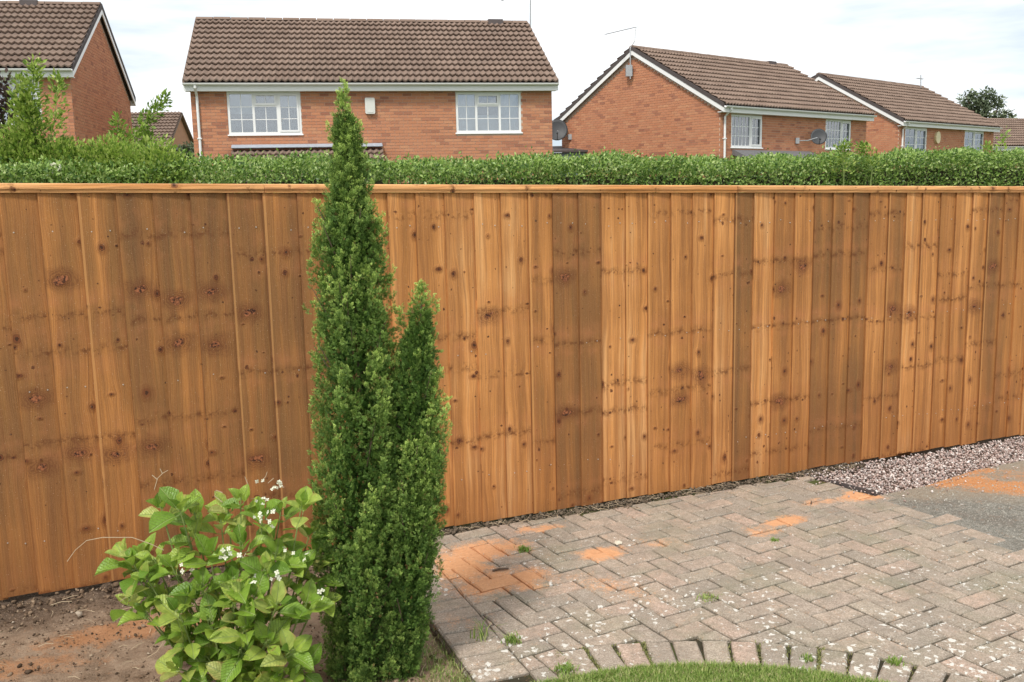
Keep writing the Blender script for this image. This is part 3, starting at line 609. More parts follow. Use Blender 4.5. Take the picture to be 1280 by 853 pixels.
# moss and small weeds in the wedge joints and in the open joints
MOSS = m_leaf('joint_moss', [(0., (.10, .11, .03)), (.5, (.18, .19, .06)), (1., (.33, .31, .12))], .1, .9)
Q = []
for a in arcang:
    if R(38) < a < R(109):
        k = random.choice([0, 60, 160, 350]); rr_ = rng.uniform(RI - .01, RO + .004, k); aa = a + dA / 2 + rng.normal(0, .0042, k) * (1 + (rr_ - RI) * 3); Q.append(np.stack([CC[0] + rr_ * np.cos(aa), CC[1] + rr_ * np.sin(aa), rng.uniform(-.014, -.006, k)], -1))
for _ in range(9000):
    pass
Q = np.concatenate(Q); V, F, r_ = blades(Q, rng.uniform(.004, .013, len(Q)), 1.6, .0018); obj('joint_moss', fast(V, F, r_), MOSS, kind='stuff')
WEED = m_leaf('weed_leaf', [(0., (.12, .22, .03)), (.6, (.22, .34, .06)), (1., (.38, .42, .14))], .3, .55)
def weed(px, py, label, nb, h, spread, rnd=(0, .7)):
    p = gp(px, py); P = np.c_[rng.normal(0, spread, (nb, 2)), np.full(nb, 0.)]
    V, F, r_ = blades(P, rng.uniform(.4, 1., nb) * h, 1.2, .0022, rng.uniform(*rnd, nb)); o = obj('weed', fast(V, F, r_), WEED, loc=(p[0], p[1], -.004)); o['label'] = label; o['category'] = 'weed'
weed(641, 801, 'small bright green weed in a paver joint between the conifer and the lawn', 90, .035, .018)
weed(600, 797, 'wispy green grass tuft on the edging pavers right beside the conifer foot', 22, .09, .02)
weed(655, 688, 'dry brownish weed clump beside the large orange dust patch', 120, .03, .017, (.75, 1.))
weed(884, 747, 'flat olive weed on the pavers above the middle of the lawn edge', 90, .018, .026, (.5, 1.))
weed(968, 676, 'tiny green weed tuft just below an orange dust patch on the pavers', 70, .022, .011)
weed(706, 838, 'green weed at the left tip of the lawn', 130, .03, .02)
weed(1009, 825, 'green weed in a wedge joint right of the lawn edge centre', 50, .03, .012)
weed(1118, 830, 'green weed sprouting between edging pavers near the bottom right', 90, .035, .013)

# ---------------------------------------------------------------- hydrangea
hyd = thing('hydrangea', 'leafy light green hydrangea bush with a few white florets beside the conifer', 'shrub', (-1.03, 3.27, 0))
HB = np.array([-1.03, 3.27, 0.])
LEAF = m_leaf('hydrangea_leaf', [(0., (.15, .28, .03)), (.35, (.27, .43, .05)), (.7, (.43, .58, .085)), (.92, (.56, .65, .15)), (1., (.62, .62, .22))], .34, .33, vein=True, spec=.45)
def leaf_mesh(seed, small=False):
    rr = random.Random(seed); nl = 7; prof = [0., .52, .86, .98, .88, .55, .02]; V = []; UV = []
    droop = rr.uniform(.1, .55); fold = rr.uniform(.16, .40); wav = rr.uniform(-.05, .05); W2 = rr.uniform(.29, .36); tw_ = rr.uniform(-.3, .3)
    for i in range(nl):
        t_ = i / (nl - 1); yy = math.sin(t_ * droop * 1.6) / max(droop * 1.6, .01) if droop > .01 else t_; zz = .12 * t_ - droop * t_ * t_ * .55
        for k, u in enumerate((-1, -.5, 0, .5, 1)):
            wv = W2 * prof[i] * (1 + (.05 if i % 2 else -.04) * (abs(u) == 1)); x = u * wv
            V.append((x, t_ * (1 - .12 * droop), zz + abs(x) * fold * 2 - (abs(u) == 1) * .02 * prof[i] + wav * math.sin(t_ * 7 + u) * abs(u) + x * tw_ * t_ * .4)); UV.append((.5 + u * .5 * prof[i], t_))
    F = [(i * 5 + k, i * 5 + k + 1, (i + 1) * 5 + k + 1, (i + 1) * 5 + k) for i in range(nl - 1) for k in range(4)]
    return V, F, UV
lms = []; lraw = []
for k in range(9): V, F, UV = leaf_mesh(k); lraw.append((V, F, UV)); lms.append(fast(V, F, uv=UV, smooth=True, rnd=np.zeros(len(V))))
TIPS = [(200, 632, .0), (222, 628, -.05), (243, 640, .05), (152, 692, .05), (165, 703, .0), (182, 720, -.05), (236, 668, .0), (285, 632, .1), (301, 622, .05), (328, 640, .0), (352, 634, .1), (378, 628, .0), (262, 690, -.05), (214, 706, -.05),
        (300, 676, -.05), (338, 674, .05), (388, 665, .1), (252, 728, -.1), (292, 722, -.12), (330, 712, -.1), (366, 708, -.05), (396, 712, .05), (222, 762, -.12), (262, 772, -.15), (306, 782, -.16), (348, 752, -.16), (384, 752, -.08),
        (402, 745, .0), (160, 748, .05), (300, 812, -.17), (366, 812, -.15), (225, 800, -.1), (335, 800, -.16), (290, 748, -.15), (318, 745, -.15), (395, 690, .05), (203, 742, -.02), (352, 842, -.15), (258, 820, -.1), (276, 650, .05), (345, 690, -.05), (380, 835, -.1), (240, 745, -.1), (178, 762, -.05), (192, 698, 0.), (176, 690, .05), (218, 835, -.1), (288, 846, -.15), (322, 848, -.15)]
stems = MB(); nleaf = 0; pet = MB(); buds = MB(); inner = []
for (px, py, dy) in TIPS:
    tip = at(px, py, 3.22 + dy) - HB
    base = np.array([tip[0] * .12 + random.uniform(-.03, .03), tip[1] * .2 + random.uniform(-.03, .03), 0.01])
    mid = base * .5 + tip * .5 + np.array([tip[0] * .12, tip[1] * .1, -.02 + .05 * abs(tip[0])])
    stems.tube([base, base * .6 + mid * .4 + [0, 0, .02], mid, mid * .4 + tip * .6 + [0, 0, .01], tip], [.0045, .004, .0035, .003, .002], 5, random.random())
    ax = norm(tip - mid + np.array([0, -.14, .14])); ax = norm(ax + rng.normal(0, .12, 3))
    a0 = random.uniform(0, 6.3); ref = norm(np.cross(ax, [.3, .2, .9])); ref2 = np.cross(ax, ref)
    npair = 3
    for p_ in range(npair):
        for s_ in (0, 1):
            an = a0 + p_ * 1.57 + s_ * 3.14 + random.uniform(-.25, .25); out_ = ref * math.cos(an) + ref2 * math.sin(an)
            el = (.32, .78, 1.18)[p_] + random.uniform(-.28, .2); L = (.104, .090, .062)[p_] * random.uniform(.65, 1.2)
            d = norm(out_ * math.cos(el) + ax * math.sin(el)); o0 = tip - ax * (.055 - .022 * p_) + out_ * .012
            nrm = norm(ax * math.cos(el) - out_ * math.sin(el)); sx = np.cross(d, nrm)
            mm = Matrix(((sx[0] * L, d[0] * L, nrm[0] * L, o0[0]), (sx[1] * L, d[1] * L, nrm[1] * L, o0[1]), (sx[2] * L, d[2] * L, nrm[2] * L, o0[2]), (0, 0, 0, 1)))
            if nleaf < 296: obj('leaf', random.choice(lms), LEAF, hyd, matrix=mm); nleaf += 1
            stems.tube([tip - ax * (.055 - .022 * p_), o0 + d * .004], .0014, 3)
    for q in range(7):               # leaves lower on the stem
        t_ = random.uniform(.3, .85); c_ = base + (tip - base) * t_ + rng.normal(0, .012, 3); dr = norm(rng.normal(0, 1, 3) * [1, 1, .25] + np.array([c_[0], c_[1] - .05, .1])); inner.append((c_, dr))
Vs = []; Fs = []; Rs = []; Us = []; off = 0
for (c_, d) in inner:
    V, F, UV = random.choice(lraw); L = random.uniform(.045, .09); nrm = norm(np.array([0, 0, 1.]) - d * d[2] + rng.normal(0, .25, 3)); nrm = norm(nrm - d * np.dot(nrm, d)); sx = np.cross(d, nrm)
    Vs.append(c_ + (np.array(V) @ np.stack([sx, d, nrm])) * L); Fs.append(np.array(F) + off); off += len(V); Rs += [random.random()] * len(V); Us += UV
obj('inner_leaves', fast(np.concatenate(Vs), np.concatenate(Fs), Rs, Us, True), LEAF, hyd, kind='stuff')
stems.build('stems', STEMG, hyd)
def floret(mb, c, s):
    ax = norm(rng.normal(0, .5, 3) + [0, -.7, .5]); a = norm(np.cross(ax, [0.1, .3, 1])); b_ = np.cross(ax, a); k0 = random.uniform(0, 1.5)
    for q in range(4):
        w0 = k0 + q * 1.571; d = a * math.cos(w0) + b_ * math.sin(w0); sd_ = np.cross(ax, d)
        mb.add([c, c + d * s * .6 + sd_ * s * .42 + ax * s * .12, c + d * s + ax * s * random.uniform(-.2, .35), c + d * s * .6 - sd_ * s * .42 + ax * s * .12], [(0, 1, 2, 3)])
for (px, py, n_, dy) in ((345, 610, 5, -.02), (330, 625, 2, -.03), (316, 627, 1, -.05), (352, 612, 0, 0), (324, 648, 4, -.06), (336, 652, 3, -.07), (286, 690, 3, -.12), (277, 696, 2, -.12), (306, 695, 2, -.12), (343, 682, 0, -.06), (361, 687, 2, -.08), (379, 694, 2, -.05), (230, 711, 2, -.12), (345, 720, 3, -.13), (317, 722, 2, -.16), (398, 744, 2, -.06), (347, 604, 2, 0), (323, 603, 1, 0), (340, 640, 2, -.05)):
    if not n_: continue
    c0 = at(px, py, 3.2 + dy) - HB; fl = MB()
    for q in range(n_ + 1): floret(fl, c0 + rng.normal(0, .009, 3) * [1.3, .7, 1], random.uniform(.006, .011))
    fl.build('flower', PETAL, hyd)
st = MB()
for (pts) in ([(193, 612), (197, 598), (203, 592), (210, 588)], [(197, 600), (190, 594)], [(203, 592), (200, 586)], [(128, 672), (108, 676), (94, 688), (84, 702)], [(310, 606), (306, 596)], [(326, 602), (332, 596), (334, 590)], [(335, 604), (342, 598)], [(278, 628), (268, 620), (270, 613), (278, 616)], [(205, 688), (188, 680), (165, 672), (128, 672)], [(150, 752), (170, 738), (195, 733)], [(206, 800), (196, 815), (184, 822)]):
    st.tube([at(a, b, 3.2) - HB for a, b in pts], .0013, 4, random.random())
st.build('dry_flower_stalks', TWIG, hyd, kind='stuff')

# ---------------------------------------------------------------- conifer
TY = 3.36
con = thing('conifer', 'tall narrow feathery green conifer with two pointed tops in front of the fence', 'tree', (*at(475, 600, TY)[:2], 0)); CB = np.array([at(475, 600, TY)[0], TY, 0.])
FOL = m_leaf('conifer_foliage', [(0., (.036, .090, .020)), (.4, (.064, .145, .028)), (.8, (.108, .210, .036)), (.97, (.15, .26, .045)), (.985, (.20, .10, .05)), (1., (.23, .115, .055))], .20, .6, tipcol=(.70, .88, .22), spec=.3)
def env(tab, py): return np.interp(py, [r[0] for r in tab], [r[1] for r in tab]), np.interp(py, [r[0] for r in tab], [r[2] for r in tab])
TA = [(107, 427, 429), (130, 417, 440), (165, 409, 456), (205, 408, 462), (240, 405, 466), (280, 391, 484), (320, 386, 491), (370, 384, 492), (430, 384, 503), (500, 382, 515), (580, 381, 520), (700, 388, 520), (790, 398, 515), (860, 412, 505)]
TB = [(350, 526, 528), (375, 512, 540), (410, 502, 549), (440, 486, 555), (490, 472, 561), (560, 466, 563), (620, 466, 562), (690, 470, 558), (760, 470, 550), (820, 470, 538), (865, 470, 520)]
# sprig: a small flattened frond of scale-leaf tufts
def sprig(seed):
    rr = random.Random(seed); V = []; F = []; T = []
    def dia(c, d, l, w_, t0):
        d = np.array(d, float); d = d / np.linalg.norm(d); s_ = np.cross(d, [0, 1, 0]); s_ = s_ / np.linalg.norm(s_); o = len(V); c = np.array(c, float)
        V.extend([c, c + d * l * .62 + s_ * w_, c + d * l, c + d * l * .62 - s_ * w_]); T.extend([t0 * .3, t0 * .9, min(1, t0 + .25), t0 * .9]); F.append((o, o + 1, o + 2)); F.append((o, o + 2, o + 3))
    dia((0, 0, 0), (0, 0, 1), .85, .05, .2); dia((0, 0, .55), (rr.uniform(-.2, .2), rr.uniform(-.3, .3), 1), .45, .075, .9)
    for k in range(5):
        z = .04 + k * .15
        for s in (-1, 1):
            if rr.random() < .1: continue
            l = .42 * (1 - .10 * k) * rr.uniform(.75, 1.25); dia((0, 0, z), (s * 1., rr.uniform(-1.2, 1.2), rr.uniform(.4, 1.1)), l, .07, .35 + .5 * k / 4 + rr.uniform(0, .25))
    return np.array(V), np.array(F), np.array(T)
SP = [sprig(k) for k in range(6)]
cV = []; cF = []; cR = []; cT = []; off = 0
def add_sprigs(P, D, S, rnd, tipf):
    global off
    ch = rng.integers(0, len(SP), len(P))
    for k in range(len(SP)):
        m_ = ch == k
        if not m_.any(): continue
        Mx = frames(D[m_]) * S[m_][:, None, None]; V, F, r_, t_ = repl(SP[k][0], SP[k][1], Mx, P[m_], rnd[m_], tipf[m_], SP[k][2])
        cV.append(V); cF.append(F + off); cR.append(r_); cT.append(t_); off += len(V)
def plume(base, tip, rad, n, light, fr=None):
    # an upright feather made of smaller tufts, each tuft a few fronds with fresh growth at its end
    base = np.array(base); tip = np.array(tip); ax = tip - base; L = np.linalg.norm(ax); ax = ax / L
    m = max(10, n // 8); t_ = (np.arange(m) + rng.random(m)) / m; prof = np.interp(t_, [0, .15, .45, .75, 1.], [.55, .95, 1., .62, .03]); th_ = rng.uniform(0, 2 * np.pi, m); rr_ = rad * prof * rng.uniform(.45, 1., m)
    a = norm(np.cross(ax, [.31, .9, .1])); b_ = np.cross(ax, a); o = a[None] * np.cos(th_)[:, None] + b_[None] * np.sin(th_)[:, None]
    P = base[None] + ax[None] * (t_ * L)[:, None] + o * (rr_ * .62)[:, None]
    D = norm(ax[None] * 1.25 + o * (1.0 * (1 - t_ * .8))[:, None] + rng.normal(0, .15, (m, 3)))
    ln = rng.uniform(.026, .050, m) * (.6 + .5 * rad / .05)
    k = 15; s_ = rng.random((m, k)) ** .8; rad2 = (.0105 * (1.15 - s_))[:, :, None]
    Q = P[:, None] + D[:, None] * (s_ * ln[:, None])[:, :, None] + norm(rng.normal(0, 1, (m, k, 3))) * rad2
    od = norm(Q - (P[:, None] + D[:, None] * (s_ * ln[:, None])[:, :, None]))
    DD = norm(D[:, None] + od * .75 + rng.normal(0, .2, (m, k, 3)))
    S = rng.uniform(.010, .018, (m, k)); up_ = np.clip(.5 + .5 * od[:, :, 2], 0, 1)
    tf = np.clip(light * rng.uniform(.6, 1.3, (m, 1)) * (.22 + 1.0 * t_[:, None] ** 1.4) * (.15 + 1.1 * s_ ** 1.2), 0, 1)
    rn = np.clip(rng.random((m, 1)) * .6 + rng.random((m, k)) * .37, 0, .96)
    if fr is not None: rn = np.where(rng.random((m, 1)) < fr, .99, rn); 
    add_sprigs(Q.reshape(-1, 3), DD.reshape(-1, 3), S.ravel(), rn.ravel(), tf.ravel())
def scatter(tab, count, y0, y1, wob=0.):
    for _ in range(count):
        py = y0 + (y1 - y0) * random.random(); l, r = env(tab, py); c3 = at((l + r) / 2, py, TY); hwid = abs(at(r, py, TY)[0] - at(l, py, TY)[0]) / 2
        a = random.uniform(-math.pi, math.pi); ps = .30 + .14 * random.random()
        if py < 300: ps = .17
        prad = min(.056, .34 * hwid + .012) * random.uniform(.7, 1.2); rr_ = max(0., hwid - prad * .60 + random.uniform(-.028, .008))
        asq = .92
        tipw = c3 + np.array([rr_ * math.cos(a), rr_ * math.sin(a) * asq, 0.])
        pyb = min(py + ps * 340, 868); lb, rb = env(tab, pyb); cb = at((lb + rb) / 2, pyb, TY); hb = abs(at(rb, pyb, TY)[0] - at(lb, pyb, TY)[0]) / 2
        rb_ = max(0., hb - prad) * .82; bs = cb + np.array([rb_ * math.cos(a), rb_ * math.sin(a) * asq, 0.])
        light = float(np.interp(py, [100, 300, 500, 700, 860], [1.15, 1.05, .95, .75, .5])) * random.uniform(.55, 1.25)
        br = .5 if (450 < (l + r) / 2 + 80 * math.cos(a) < 530 and 740 < py < 830 and math.sin(a) < -.3) else None
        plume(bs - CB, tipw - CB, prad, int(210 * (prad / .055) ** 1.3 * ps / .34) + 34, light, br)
scatter(TA, 88, 240, 840); scatter(TA, 16, 165, 250); scatter(TB, 60, 440, 840); scatter(TB, 6, 395, 450)
for tip, bs, r_, n_, l_ in (((428, 118), (431, 200), .036, 330, 1.15), ((414, 168), (425, 260), .035, 130, 1.05), ((449, 165), (440, 260), .040, 170, 1.05), ((432, 160), (436, 300), .055, 520, 1.), ((527, 362), (527, 450), .036, 300, 1.1), ((517, 372), (520, 470), .034, 150, 1.), ((540, 380), (534, 480), .036, 160, 1.), ((400, 262), (408, 360), .04, 170, .95), ((477, 282), (470, 380), .042, 190, .95), ((462, 235), (455, 320), .028, 90, 1.),
                        ((489, 345), (486, 450), .03, 130, .9), ((556, 520), (548, 600), .03, 120, .8), ((500, 392), (505, 480), .03, 120, .9), ((392, 300), (396, 400), .03, 120, .9), ((437, 500), (440, 600), .045, 220, .9), ((475, 510), (478, 600), .03, 140, .9)):
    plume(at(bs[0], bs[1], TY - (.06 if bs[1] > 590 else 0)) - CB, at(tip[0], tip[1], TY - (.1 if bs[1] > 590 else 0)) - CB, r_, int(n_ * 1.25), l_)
# loose sprigs over the whole surface and inside, darker
for tab, n_, y0, y1, f0, f1 in ((TA, 8000, 150, 862, .55, .80), (TB, 5200, 390, 862, .55, .80), (TA, 9500, 150, 860, .15, .55), (TB, 5200, 410, 860, .2, .55)):
    py = rng.uniform(y0, y1, n_); th_ = rng.uniform(-np.pi, np.pi, n_); P = np.zeros((n_, 3))
    for i in range(n_):
        l, r = env(tab, py[i]); c3 = at((l + r) / 2, py[i], TY); h_ = abs(at(r, py[i], TY)[0] - at(l, py[i], TY)[0]) / 2 * (f0 + (f1 - f0) * random.random()) - .012; P[i] = c3 + [h_ * math.cos(th_[i]), h_ * .92 * math.sin(th_[i]), 0] - CB
    D = norm(np.stack([np.cos(th_) * .6, np.sin(th_) * .6, np.ones(n_)], -1) + rng.normal(0, .25, (n_, 3)))
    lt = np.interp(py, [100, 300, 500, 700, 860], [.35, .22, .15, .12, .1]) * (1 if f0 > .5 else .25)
    dead = (py > 745) & (py < 820) & (np.sin(th_) < 0) & (rng.random(n_) < .42) & (np.cos(th_) > -.5) & (np.cos(th_) < .75)
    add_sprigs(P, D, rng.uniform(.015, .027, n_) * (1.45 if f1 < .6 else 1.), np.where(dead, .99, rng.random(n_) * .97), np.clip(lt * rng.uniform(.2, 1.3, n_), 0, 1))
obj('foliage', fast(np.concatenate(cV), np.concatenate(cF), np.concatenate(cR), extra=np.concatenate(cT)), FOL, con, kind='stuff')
b = MB()
def rel(px, py, dy=0): return at(px, py, TY + dy) - CB
b.tube([rel(470, 875), rel(465, 700), rel(450, 500), rel(440, 350), rel(432, 220), rel(428, 125)], [.026, .022, .015, .010, .006, .002], 8); b.build('trunk', BARK, con)
b = MB()
for _ in range(90):
    t_ = random.random(); tab = random.choice((TA, TB)); py = random.uniform(430 if tab is TB else 220, 850); l, r = env(tab, py); c3 = rel((l + r) / 2, py + 40); a = random.uniform(0, 6.3); h_ = abs(r - l) / 2 / 345 * .8
    b.tube([c3, c3 + np.array([h_ * .6 * math.cos(a), h_ * .6 * math.sin(a), .06]), c3 + np.array([h_ * math.cos(a), h_ * math.sin(a), .16])], [.004, .003, .0012], 4)
b.tube([rel(480, 875), rel(510, 700), rel(522, 520), rel(527, 370)], [.022, .016, .009, .002], 7)
b.build('branches', BARK, con)

# ---------------------------------------------------------------- hedge and plants behind the fence
def leafbase(fold=.25): return np.array([(0, 0, 0), (.3, .38, fold * .3), (0, .5, 0.), (-.3, .38, fold * .3), (0, 1., -.08), (.22, .72, fold * .2), (-.22, .72, fold * .2)]), np.array([(0, 1, 5, 2), (0, 2, 6, 3), (2, 5, 4, 4), (2, 4, 6, 6)])
LB = np.array([(0, 0, 0), (.27, .45, .10), (0, 1., -.05), (-.27, .45, .10)]); LF = np.array([(0, 1, 2, 2), (0, 2, 3, 3)])
LFt = np.array([(0, 1, 2), (0, 2, 3)])
def leaves(P, D, S, rnd, N=None):
    z = norm((N if N is not None else np.array([0, 0, 1.])) + rng.normal(0, .55, (len(P), 3))); y = norm(D); x = norm(np.cross(y, z)); z = np.cross(x, y)
    Mx = rotm(x, y, z) * S[:, None, None]; V, F, r_, _ = repl(LB, LFt, Mx, P, rnd); return V, F, r_
HL = m_leaf('privet_leaf', [(0., (.085, .17, .035)), (.4, (.17, .30, .055)), (.75, (.29, .44, .09)), (.93, (.43, .56, .17)), (1., (.54, .62, .28))], .34, .38, spec=.5)
hedge = thing('privet_hedge', 'long clipped privet hedge showing above the fence capping', 'hedge')
ho = 2.25                            # centre line behind the fence
n = 270000; X = rng.uniform(-7.5, 13.5, n); q = rng.random(n)
wl = .42
side = rng.choice([0, 1, 2], n, p=[.46, .44, .10])      # front, top, back
htop = np.array([1.995 + .035 * mno.noise((x_ * .9, 0, 0)) + .03 * mno.noise((x_ * 3.1, 4, 0)) + (.035 if x_ > 2.3 else 0.) * min(1, (x_ - 2.3) / 2. if x_ > 2.3 else 0) for x_ in np.linspace(-8, 14, 500)])
ht = np.interp(X, np.linspace(-8, 14, 500), htop)
dep = rng.gamma(1.2, .034, n)
Zf = ht - rng.beta(1, 1.6, n) * 1.25; lat = rng.uniform(-wl, wl, n)
bump = .05 * np.sin(X * 3.1) + .04 * np.sin(X * 7.7 + Zf * 5) + .03 * np.sin(Zf * 13 + X * 2)
P = np.zeros((n, 3)); N = np.zeros((n, 3))
offn = np.where(side == 0, wl + bump * .6 - dep, np.where(side == 2, -(wl - dep), lat)); zz = np.where(side == 1, ht - dep + .03 * np.sin(X * 9 + lat * 11) - .10 * np.abs(lat / wl) ** 4, Zf)
P[:, 0] = X + FN[0] * offn; P[:, 1] = fy(X) + ho / FT[0] + FN[1] * offn; P[:, 2] = zz + rng.normal(0, .014, n) + (rng.random(n) < .012) * rng.uniform(0, .07, n)
N[:, 0] = np.where(side == 0, FN[0], np.where(side == 2, -FN[0], 0)); N[:, 1] = np.where(side == 0, FN[1], np.where(side == 2, -FN[1], 0)); N[:, 2] = np.where(side == 1, 1., .35)
D = norm(N * .6 + rng.normal(0, .6, (n, 3)) + [0, 0, .35])
clump = np.array([mno.noise((a * 2.2, b_ * 2.2, c_ * 3.)) for a, b_, c_ in P[::8]]); clump = np.repeat(clump, 8)[:n]
V, F, r_ = leaves(P, D, rng.uniform(.020, .036, n), np.clip(rng.random(n) * .62 + .16 + clump * .35, 0, .999), N)
obj('foliage', fast(V, F, r_), HL, hedge, kind='stuff')
b = MB(); core = plain('hedge_twigs', (.045, .042, .022), 1., var=.5, sc=30)
for k in range(70):
    x0 = -7.4 + k * .3; h_ = float(np.interp(x0, np.linspace(-8, 14, 500), htop)); cx, cy = x0, fy(x0) + ho / FT[0]
    b.box((-.16, -wl + .13, .05), (.16, wl - .13, h_ - .14), m=Matrix.Translation((cx, cy, 0)) @ Matrix.Rotation(fa, 4, 'Z'))
    for _ in range(3): a = random.uniform(-.3, .3); b.tube([(cx, cy, 0), (cx + a, cy + a * .5, h_ * .6), (cx + a * 1.6, cy + random.uniform(-.3, .1), h_ - .05)], [.012, .007, .003], 4)
b.build('branches', core, hedge)
def leafy(name, label, cat, stems_, base, mat_, nl, size, spread, leafdown=.0, group=None):
    t = thing(name, label, cat, tuple(base), group=group); B = np.array(base, float); sb = MB(); Ps = []; Ds = []
    for pts, rr_, dens in stems_:
        pts = [np.array(p) - B for p in pts]; sb.tube([(pts[0][0] * .3, pts[0][1] * .3, 0)] + pts, [rr_ * 1.5] + list(np.linspace(rr_, rr_ * .3, len(pts))), 5)
        k = int(nl * dens); t_ = rng.random(k) * (len(pts) - 1); i = np.minimum(t_.astype(int), len(pts) - 2); f = (t_ - i)[:, None]; A = np.array(pts); C_ = A[i] * (1 - f) + A[i + 1] * f
        tp = norm(A[i + 1] - A[i]); sp = spread * (1.15 - .7 * t_ / (len(pts) - 1)); d = rng.normal(0, 1, (k, 3)); Ps.append(C_ + norm(d) * (sp * rng.random(k) ** .7)[:, None]); Ds.append(norm(norm(d) + tp * .8))
    P = np.concatenate(Ps); D = np.concatenate(Ds); cl = np.array([mno.noise(tuple(p * 6)) for p in P])
    V, F, r_ = leaves(P, D, rng.uniform(.7, 1.3, len(P)) * size, np.clip(rng.random(len(P)) * .7 + .15 + cl * .3, 0, .999))
    obj('foliage', fast(V, F, r_), mat_, t, kind='stuff'); sb.build('stems', STEMG, t); return t
YL = m_leaf('young_leaf', [(0., (.12, .21, .035)), (.4, (.24, .37, .06)), (.8, (.40, .53, .10)), (1., (.52, .58, .18))], .35, .5)
RL = m_leaf('purple_leaf', [(0., (.05, .03, .03)), (.6, (.10, .06, .05)), (1., (.13, .14, .05))], .25, .5)
yb = 6.3
def S(*p, y=yb): return [at(a, b, y) for a, b in p]
g0 = lambda px, y: (at(px, 220, y)[0], y, 0.)
leafy('climbing_rose', 'tall loose light green shrub rising left above the fence in front of the left house', 'shrub',
      [(S((40, 235), (38, 190), (40, 140), (43, 78)), .006, 1.3), (S((30, 235), (22, 170), (26, 100)), .006, 1.), (S((60, 235), (58, 200), (68, 150), (74, 96)), .005, .8), (S((50, 235), (62, 180), (88, 162)), .004, .0),
       (S((45, 235), (44, 165), (30, 118)), .005, .9), (S((20, 235), (10, 190)), .005, .8), (S((70, 240), (85, 205), (80, 185)), .005, .9)], g0(45, yb), YL, 800, .034, .12)
leafy('purple_leaved_shrub', 'dark purplish leaved shrub at the far left edge above the fence', 'shrub', [(S((5, 235), (3, 170), (6, 96), y=6.6), .006, 1.), (S((-10, 235), (-8, 160), (-6, 120), y=6.6), .006, 1.), (S((12, 230), (14, 170), (12, 120), y=6.6), .005, .6)], g0(0, 6.6), RL, 300, .045, .13)
leafy('spreading_shrub', 'low bright green shrub spilling over the hedge left of the middle house', 'shrub',
      [(S((-20, 240), (0, 205), (10, 188)), .006, 1.6), (S((70, 240), (80, 210), (90, 192)), .006, 1.6), (S((130, 240), (120, 215), (118, 195)), .006, 1.4), (S((40, 240), (45, 212), (50, 195)), .006, 1.6), (S((160, 240), (165, 215), (160, 200)), .005, 1.), (S((100, 240), (140, 215), (135, 190)), .005, .6), (S((190, 240), (195, 215), (198, 188)), .005, 1.1), (S((215, 240), (210, 222), (222, 204)), .005, .7), (S((120, 240), (128, 210), (150, 186)), .005, .8), (S((15, 240), (25, 200), (20, 172)), .005, .8)], g0(80, 6.2), YL, 1700, .027, .24)
leafy('sapling', 'sapling with a leaning leafy shoot between the left and middle houses', 'sapling',
      [(S((168, 225), (160, 185), (176, 160), (192, 140), (207, 122), y=6.7), .006, 1.2), (S((160, 225), (150, 180), (148, 148), y=6.7), .005, .7), (S((175, 225), (186, 190), (182, 165), y=6.7), .005, .9)], g0(165, 6.7), YL, 420, .034, .09)
leafy('hedge_shoot', 'pale green shoot standing above the hedge below the third house', 'shoot', [(S((1055, 215), (1052, 190), (1058, 180), y=8.1), .005, 1.), (S((1090, 215), (1085, 192), (1075, 183), y=8.2), .005, .9)], g0(1055, 8.1), YL, 330, .03, .10)
leafy('pale_shoot', 'yellowish shoots above the hedge at the far right', 'shoot', [(S((1252, 215), (1250, 190), (1256, 165), y=9.3), .004, .5), (S((1240, 215), (1236, 192), (1232, 182), y=9.3), .004, .6)], g0(1250, 9.3), YL, 150, .04, .08)
fl = MB(); c0 = at(70, 210, 6.0)
for k in range(8): floret(fl, c0 + rng.normal(0, .006, 3), .035)
fs = thing('white_rose', 'single white rose blossom open above the fence at the left', 'flower', (c0[0], 6.0, 0)); fb = MB(); fb.v = [(a - c0[0], b_ - 6., c_) for a, b_, c_ in fl.v]; fb.f = fl.f; fb.r = fl.r; fb.build('petals', PETAL, fs)
sb = MB(); sb.tube([(0, 0, 0), (.02, .05, 1.2), (0, 0, c0[2])], [.004, .003, .002], 5); sb.build('stem', STEMG, fs)

# ---------------------------------------------------------------- houses
HD, HR = 7.108, 2.028
sl_ = math.hypot(HD / 2, HR); su = Vector((0, HD / 2, HR)) / sl_; sn = Vector((0, -HR, HD / 2)) / sl_
def tile_base():
    V = []; nx = 9
    for row, (yy, dz) in enumerate(((.37, .004), (0., .066), (0., .028))):
        for k in range(nx):
            u = k / (nx - 1) * .3; hgt = .046 * (.5 + .5 * math.cos(2 * math.pi * u / .15)) ** 1.3
            V.append((u, yy, dz + hgt))
    F = []
    for k in range(nx - 1): F += [(k + nx, k + nx + 1, k + 1, k), (2 * nx + k, 2 * nx + k + 1, nx + k + 1, nx + k)]
    return V, F
TV, TF = tile_base(); tb = MB(); tb.add(TV, TF); TILEME = tb.mesh(); TILEME.materials.append(TILE)
bb_ = MB(); bb_.add([(-.1075, 0, -.0325), (.1075, 0, -.0325), (.1075, 0, .0325), (-.1075, 0, .0325), (-.1075, .012, -.0325), (.1075, .012, -.0325), (.1075, .012, .0325), (-.1075, .012, .0325)], [(0, 1, 2, 3), (0, 4, 5, 1), (1, 5, 6, 2), (2, 6, 7, 3), (3, 7, 4, 0)]); BRICKME = bb_.mesh(); BRICKME.materials.append(BRICK)
